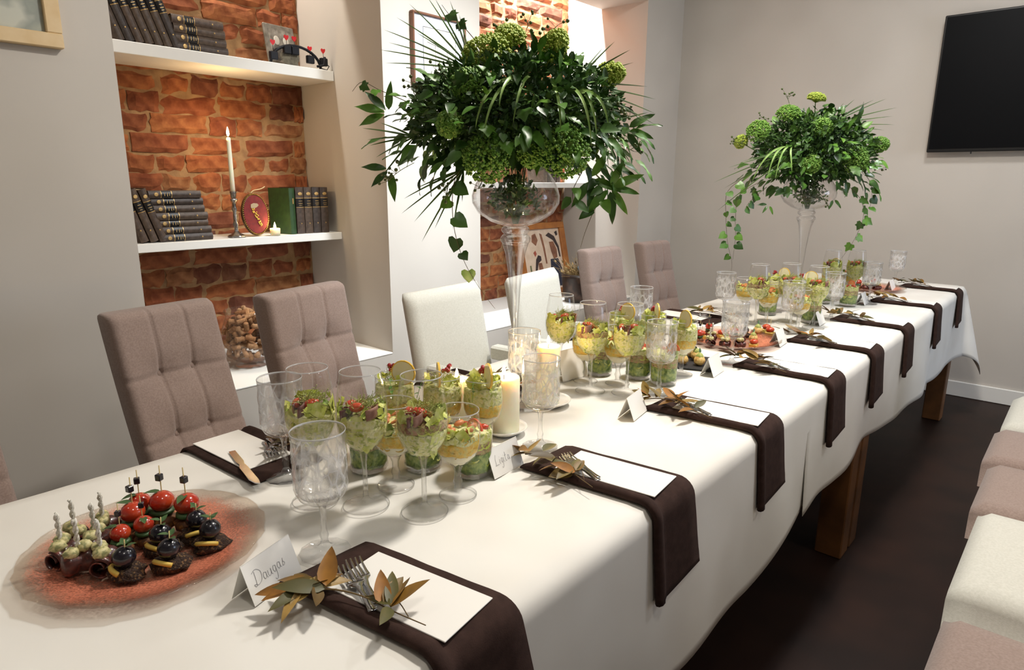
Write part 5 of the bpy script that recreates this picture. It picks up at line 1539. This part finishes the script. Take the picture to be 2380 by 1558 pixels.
def book(label, mtx, T=.031, L=.215, D=.15, green=False, group='old dark books on the niche shelves'):
    key = (round(T, 4), L, D, green)
    if key not in BOOKP:
        cov, pages = book_mesh_set(L, D, T)
        S = [('cover', cov.mesh('cover', M_greencover if green else M_cover, False)), ('pages', pages.mesh('pages', M_pages, False))]
        if not green:
            S.append(('spine_label', band(L * .58, L * .76, T, .0006).mesh('spine_label', M_blacklabel)))
            S.append(('gilt_band', band(L * .565, L * .578, T).mesh('gilt_band', M_gilt)))
            S.append(('gilt_band', band(L * .762, L * .775, T).mesh('gilt_band', M_gilt)))
            S.append(('spine_emblem', MB().ball((L * .86, -.0026, T / 2), (.0085, .0008, T * .27), 12, 6).mesh('spine_emblem', M_gilt)))
            S.append(('gilt_dot', MB().ball((L * .22, -.0026, T / 2), (.0035, .0008, .0035), 8, 5).mesh('gilt_dot', M_gilt)))
            mb = MB()
            for i, (a, w) in enumerate(((.61, .3), (.65, .42), (.70, .36))): mb.box(L * a, L * a + .0022, -.0034, -.0028, T / 2 - T * w * .6, T / 2 + T * w * .6)
            S.append(('gilt_lettering', mb.mesh('gilt_lettering', M_gilt, False)))
        else:
            S.append(('gilt_lettering', MB().box(L * .66, L * .78, -.0034, -.0024, T / 2 - .003, T / 2 + .003).mesh('gilt_lettering', M_gilt, False)))
        BOOKP[key] = S
    t = thing('book', label, 'book', group=group)
    t.matrix_basis = mtx
    for nm, me in BOOKP[key]: obj(nm, me, t)
    return t
# spine faces +X (into the room): book depth axis Y -> -X world
def book_flat(label, y0, z, x=-2.965, T=.031, L=.215, rz=0.0):
    """lying flat, head of the spine towards -Y"""
    m = Matrix.Translation((x, y0 + L, z)) @ Matrix.Rotation(rz, 4, 'Z') @ Matrix(((0, -1, 0, 0), (-1, 0, 0, 0), (0, 0, -1, 0), (0, 0, 0, 1)))
    m = Matrix.Translation((0, 0, T)) @ m
    return book(label, m, T, L)
def book_stand(label, y, z, lean=0.0, x=-2.965, T=.031, L=.225, green=False, rz=0.0):
    """standing, y = foot of the spine's near side; lean tips the head towards -Y"""
    m = Matrix.Translation((x, y, z)) @ Matrix.Rotation(rz, 4, 'Z') @ Matrix.Rotation(lean, 4, 'X') @ Matrix(((0, -1, 0, 0), (0, 0, 1, 0), (1, 0, 0, 0), (0, 0, 0, 1)))
    return book(label, m, T, L, green=green)
W10 = ['lowest', 'second lowest', 'third from the bottom', 'middle', 'third from the top', 'second from the top', 'topmost']
for i in range(7):
    book_flat('dark gilt-banded book lying %s in the stack on the lower shelf' % W10[i], 1.118 - .006 * i + (.004 if i % 2 else 0), ZS2 + .0005 + .0305 * i, T=.030, x=-2.965 - .004 * (i % 3))
for i in range(3):
    book_stand('dark book leaning on the lower shelf stack, %s of three' % ['first', 'second', 'third'][i], 1.035 + .038 * i, ZS2 + .001 + .010 * 0, lean=.30, T=.031, L=.225)
book_stand('plain dark green book standing with its cover turned out', 1.722, ZS2 + .0008, 0, T=.034, L=.222, green=True, rz=.20, x=-2.965)
for i in range(4):
    book_stand('dark gilt-banded book, %s of the upright four right of the green book' % ['first', 'second', 'third', 'fourth'][i], 1.762 + .046 * i, ZS2 + .0008, 0, T=.043, L=.226, x=-2.975)
for i in range(4):
    book_flat('dark book lying %s in the stack on the upper shelf' % ['lowest', 'second lowest', 'second from the top', 'topmost'][i], 1.262 - .004 * i, ZS1 + .0005 + .0345 * i, T=.034, x=-2.965 - .003 * (i % 2))
for i in range(7):
    book_stand('dark book leaning on the upper shelf, %s of seven from the left' % ['first', 'second', 'third', 'fourth', 'fifth', 'sixth', 'seventh'][i], 1.035 + .036 * i, ZS1 + .001, lean=.34, T=.031, L=.235)

# candlestick and candle
cs = thing('candlestick', 'ornate silver candlestick on the lower niche shelf', 'candlestick', (-2.985, 1.452, ZS2))
MB().lathe([(.0, .001), (.036, .001), (.037, .006), (.030, .012), (.014, .022), (.010, .030), (.0, .030)], 24, rf=lambda a, z, i: .003 * math.cos(6 * a) if 0 < i < 4 else 0).build('base', M_silver, cs)
MB().lathe([(.010, .028), (.0075, .045), (.0120, .060), (.0075, .075), (.0095, .095), (.0065, .115), (.0115, .130), (.0070, .145), (.0085, .160), (.0150, .170), (.0155, .174), (.008, .178)], 16, rf=lambda a, z, i: .0016 * math.cos(3 * a + z * 90)).build('stem', M_silver, cs)
MB().lathe([(.0085, .176), (.0120, .185), (.0130, .200), (.0150, .206), (.0140, .208), (.0112, .204), (.0105, .190), (.0, .188)], 20).build('cup', M_silver, cs)
cd = thing('taper_candle', 'tall white taper candle burning in the silver candlestick', 'candle', (-2.985, 1.452, ZS2 + .190))
MB().lathe([(.0, 0), (.0104, 0), (.0100, .12), (.0092, .240), (.0085, .252), (.004, .255), (.0, .255)], 20).build('wax', M_wax, cd)
MB().tube([(0, 0, .254), (.0005, 0, .264)], .001, 5).build('wick', M_wick, cd)
MB().lathe([(.0001, 0), (.0045, .006), (.0062, .014), (.0052, .024), (.0025, .036), (.0001, .044)], 12, c=(0, 0, .258)).build('flame', M_flame, cd)
flame_light(cd, .280, 6.0)
# oval plaque
pl = thing('oval_plaque', 'oval dark red plaque with a gold emblem beside the candlestick', 'plaque', (-2.975, 1.553, ZS2 + .003))
pl.rotation_euler = (0, -.12, 0)
def oval(ry, rz, cz, n=36): return [(ry * math.cos(2 * math.pi * i / n), cz + rz * math.sin(2 * math.pi * i / n)) for i in range(n)]
def plate_yz(poly, x0, x1):
    mb = MB().prism(poly, x0, x1); mb.v = [(z, x, y) for (x, y, z) in mb.v]; return mb
plate_yz(oval(.066, .098, .100), -.012, .0).build('back_board', mat('aged_brass', '#6E5228', '#4A3418', rough=.4, metal=.6, scale=40), pl, smooth=False)
plate_yz(oval(.058, .089, .100), .0, .004).build('velvet', mat('dark_red_velvet', '#7A0E14', '#64090F', rough=.9, scale=60, sheen=.6), pl, smooth=False)
mb = MB()
for i in range(60):
    pp = [(oval(.062, .0935, .100, 60)[i])]; mb.ball((.003, pp[0][0], pp[0][1]), .0035, 6, 4)
mb.build('beaded_rim', mat('brass_beads', '#9A7A40', rough=.35, metal=.8), pl)
mb = MB()
rr = random.Random(4)
for k in range(44):
    u = rr.random(); yy = -.012 + .034 * u * .9 + rr.uniform(-.012, .012) * (1 - .6 * u); zz = .128 - .082 * u
    mb.ball((.0055, yy, zz), .0034, 6, 4)
mb.build('gold_beads', mat('gold_beads', '#D9B65A', rough=.3, metal=.7), pl)
plate_yz([(-.022, .130), (-.020, .146), (-.006, .152), (.012, .150), (.018, .142), (.010, .134), (-.004, .128)], .004, .0065).build('gold_leaf', mat('grey_gold', '#A99472', rough=.4, metal=.4), pl, smooth=False)
MB().tube(bez((.0, -.01, .196), (.004, .0, .222), (.006, .03, .205), (.004, .062, .228), 10), .0022, 5).build('hanging_cord', mat('pale_cord', '#C9B48C', rough=.8), pl)
# tealight
tl = thing('tealight_candle', 'small glowing tealight on the lower niche shelf', 'candle', (-2.955, 1.628, ZS2))
MB().lathe([(.0, .0005), (.022, .0005), (.024, .034), (.022, .036), (.020, .030), (.0, .029)], 24).build('wax', M_wax, tl)
MB().lathe([(.0001, 0), (.0045, .005), (.0058, .012), (.0040, .022), (.0001, .034)], 12, c=(0, 0, .031)).build('flame', M_flame, tl)
flame_light(tl, .055, .5)

# framed photo and heart candle holder on the upper shelf
ph_ = thing('photo_plaque', 'small grey framed photo leaning against the bricks on the upper shelf', 'photo', (-3.06, 1.80, ZS1 + .001))
ph_.rotation_euler = (0, -.18, .12)
MB().cbox(-.008, .006, -.085, .085, .0, .20, .004).build('frame', mat('pewter_frame', '#8F887C', '#6E675C', rough=.5, metal=.3, scale=30, bump=.4), ph_, smooth=False)
MB().box(.006, .0075, -.064, .064, .026, .176).build('photo_print', mat('grey_photo', '#A79F92', '#5E564C', rough=.4, scale=26, c3='#8A8276'), ph_, smooth=False)
for sgn in (-1, 1):
    MB().ball((.009, .026 * sgn, .125), (.002, .017, .021), 12, 8).build('face_print', mat('photo_tone_pale', '#C4BCAE', rough=.5), ph_)
    MB().ball((.008, .028 * sgn, .070), (.002, .026, .040), 12, 8).build('coat_print', mat('photo_tone_dark', '#4E4840', rough=.5), ph_)
hc = thing('heart_candle_holder', 'black wrought-iron arched holder decorated with little red hearts', 'candle holder', (-2.955, 1.80, ZS1))
M_iron = mat('black_iron', '#15161C', rough=.5, metal=.5)
arch = [(0, .13 * math.cos(a), .005 + .085 * math.sin(a)) for a in [math.pi * i / 14 for i in range(15)]]
MB().tube(arch, .0070, 6).build('arch', M_iron, hc)
MB().tube([(0, .128, .008), (.0, .165, .004), (0, .178, .022), (0, .160, .034), (0, .150, .022)], .0025, 6).build('scroll_tail', M_iron, hc)
MB().tube([(.01, .105, .012), (.01, .142, .022), (.01, .150, .060)], .006, 6).build('little_figure', M_iron, hc)
heart = [(0, -.010), (.008, -.001), (.0095, .006), (.006, .0095), (0, .0065), (-.006, .0095), (-.0095, .006), (-.008, -.001)]
for k, (yy, zz, hz) in enumerate([(-.115, .055, .090), (-.045, .090, .120), (-.005, .090, .120), (.075, .062, .088), (.148, .060, .088)]):
    MB().cbox(-.010, .010, yy - .019, yy + .019, zz - .040, zz - .004, .003).build('candle_cup', M_iron, hc, smooth=False)
    MB().tube([(0, yy, zz - .01), (0, yy, hz - .006)], .0012, 5).build('heart_stalk', M_iron, hc)
    plate_yz([(yy + a * 1.25, hz + b * 1.25) for a, b in heart], -.002, .002).build('red_heart', mat('red_enamel', '#D8242A', rough=.3), hc, smooth=False)
MB().ball((-.02, -.02, .040), (.012, .050, .038), 16, 10).build('stone_medallion', mat('grey_stone', '#77705F', '#565044', rough=.9, scale=60, bump=.6), hc)

# bowl of corks on the sill
bx, by, bz = -2.845, 1.405, ZL + .004
cb = thing('cork_bowl', 'round clear glass bowl full of wine corks on the niche sill', 'bowl', (bx, by, bz))
MB().lathe([(.0, .002), (.072, .002), (.075, .008), (.066, .020), (.070, .026), (.0, .026)], 40).build('foot', M_vase, cb)
MB().lathe([(.0, .026), (.070, .028), (.104, .050), (.124, .085), (.130, .125), (.124, .165), (.108, .205), (.098, .235), (.104, .262), (.102, .262), (.096, .235), (.106, .205), (.122, .165), (.128, .125), (.122, .085), (.102, .052), (.068, .032), (.0, .030)], 48).build('bowl', M_vase, cb)
M_cork = mat('cork', '#C09A74', '#A17A55', rough=.9, scale=120, bump=.5, bscale=300, rand=['#FFFFFF', '#E0CDB8', '#FFF0DC', '#C8A890'])
corkm = MB().lathe([(.0, -.021), (.0100, -.021), (.0110, -.019), (.0110, .019), (.0100, .021), (.0, .021)], 12).mesh('cork', M_cork)
rr = random.Random(12)
def r_bowl(z):
    P = [(.032, .060), (.052, .094), (.085, .113), (.125, .119), (.165, .113), (.205, .098), (.25, .06), (.28, .02)]
    for (a, ra), (b, rb) in zip(P, P[1:]):
        if z <= b: return ra + (rb - ra) * max(0, (z - a)) / (b - a)
    return .02
nc = 0
pts = []
tries = 0
while nc < 118 and tries < 6000:
    tries += 1
    z = rr.uniform(.048, .258); R = r_bowl(z) - .010
    a = rr.uniform(0, 6.28); q = R * math.sqrt(rr.uniform(.25 if z < .2 else 0, 1))
    p = Vector((q * math.cos(a), q * math.sin(a), z))
    if any((p - o).length < .0235 for o in pts): continue
    pts.append(p); nc += 1
    o = obj('cork', corkm, None, loc=(bx + p.x, by + p.y, bz + p.z), rot=(rr.uniform(0, 3.14), rr.uniform(0, 3.14), rr.uniform(0, 3.14)))
    tag(o, 'wine cork piled in the round glass bowl', 'cork', 'wine corks in the glass bowl')

# far niche: painted icon board, pot with dried plants, books on the shelf
ic = thing('painted_board', 'painted figure board in an orange wooden frame on the far sill', 'painting', (-3.02, 3.83, ZL + .005))
ic.rotation_euler = (0, -.22, 0)
iw, ih = .285, .545
M_ow = mat('orange_wood', '#A8692C', '#8C5220', rough=.5, scale=12)
for b in ((-.01, .028, -iw, iw, 0, .045), (-.01, .028, -iw, iw, ih - .045, ih), (-.01, .028, -iw, -iw + .060, .045, ih - .045), (-.01, .028, iw - .060, iw, .045, ih - .045)):
    MB().cbox(*b, .003).build('frame_bar', M_ow, ic, smooth=False)
MB().box(-.008, .012, -iw + .06, iw - .06, .045, ih - .045).build('painted_panel', mat('cream_painted_ground', '#D8C3AE', '#CBB29A', rough=.6, scale=14), ic, smooth=False)
def shape(poly, m, nm, x=.0125): plate_yz(poly, x, x + .0012).build(nm, m, ic, smooth=False)
M_pd = mat('painted_dark', '#2B2124', '#3A2A28', rough=.6, scale=20); M_pb = mat('painted_brown', '#6A4232', '#8A5A40', rough=.6, scale=24); M_pn = mat('painted_navy', '#1E2236', rough=.6)
shape([(.06, .45), (.10, .47), (.16, .44), (.20, .36), (.205, .28), (.19, .28), (.18, .35), (.14, .41), (.10, .43)], M_pd, 'painted_hood')
shape([(.09, .40), (.14, .40), (.17, .34), (.165, .28), (.12, .27), (.10, .33)], M_pb, 'painted_face')
shape([(.08, .27), (.17, .27), (.20, .20), (.21, .06), (.07, .06), (.07, .20)], M_pn, 'painted_robe')
shape([(-.09, .28), (-.06, .31), (-.03, .30), (-.03, .27), (-.07, .25), (-.10, .18), (-.12, .18)], M_pd, 'painted_hood')
shape([(-.07, .25), (-.03, .25), (-.02, .19), (-.07, .17)], M_pb, 'painted_face')
shape([(-.09, .17), (-.02, .18), (-.01, .06), (-.10, .06)], M_pn, 'painted_robe')
shape([(-.01, .47), (.015, .46), (.03, .36), (.035, .24), (.02, .24), (.01, .36)], M_pb, 'painted_staff')
shape([(-.10, .46), (-.06, .47), (-.04, .42), (-.07, .38), (-.11, .41)], M_pb, 'painted_bird')
shape([(-.11, .33), (-.085, .345), (-.075, .32), (-.095, .30)], mat('painted_red', '#9A4A38', rough=.6), 'painted_flower')
shape([(.17, .47), (.20, .48), (.205, .45), (.185, .44)], M_pd, 'painted_mark')
shape([(-.17, .24), (-.155, .24), (-.15, .08), (-.17, .08)], mat('painted_green', '#6A6A48', rough=.6), 'painted_candle')
pt = thing('plant_pot', 'dark brown pot of dried flowers on the far sill', 'plant pot', (-2.73, 3.80, ZL + .005))
MB().lathe([(.0, .0), (.088, .0), (.104, .06), (.115, .17), (.118, .20), (.108, .20), (.104, .17), (.0, .165)], 28).build('pot', mat('dark_glazed_pot', '#33231C', '#4A3428', rough=.4, scale=14, c3='#241812'), pt)
plate_yz([(.02, .03), (.06, .03), (.065, .12), (.05, .16), (.025, .15)], .100, .106).build('pale_glaze_patch', mat('pale_glaze', '#7E8490', '#5A5048', rough=.4, scale=40), pt, smooth=False)
rr = random.Random(8); mb = MB()
for k in range(260):
    a = rr.uniform(0, 6.28); d = Vector((math.cos(a) * rr.uniform(.2, 1), math.sin(a) * rr.uniform(.2, 1), rr.uniform(.2, 1.1)))
    p0 = Vector((rr.uniform(-.07, .07), rr.uniform(-.07, .07), .17)); L = rr.uniform(.07, .18)
    mb.tube([p0, p0 + d * L * .6, p0 + d * L + Vector((rr.uniform(-.02, .02), rr.uniform(-.02, .02), -.01))], [.0012, .0011, .0006], 3, cap=False)
    if k % 3 == 0: leaf_geo(mb, .03, .014, .5, .3, 3, 'ovate', axes(p0 + d * L * .8, d, rdir(rr), 1))
o = mb.build('dried_tangle', mat('dried_plant', '#8A7048', '#5E4A2E', rough=.9, scale=40, c3='#A08858'), pt, smooth=False); o['kind'] = 'stuff'
for k, (c, dx, dz) in enumerate((('#4E86A8', .05, .27), ('#6E8A9A', -.06, .25), ('#B08A6A', .03, .22), ('#9A6A50', .08, .22))):
    MB().ball((.06, dx, dz), (.018, .024, .018), 12, 8, nz=.3, seed=k).build('dried_bloom', mat('bloom_%d' % k, c, rough=.8), pt)
for i in range(4):
    book_stand('dark book standing on the far niche shelf, %s of four' % ['first', 'second', 'third', 'fourth'][i], 3.70 + .05 * i, ZS3 + .0008, 0, T=.042, L=.20, x=-2.975, )
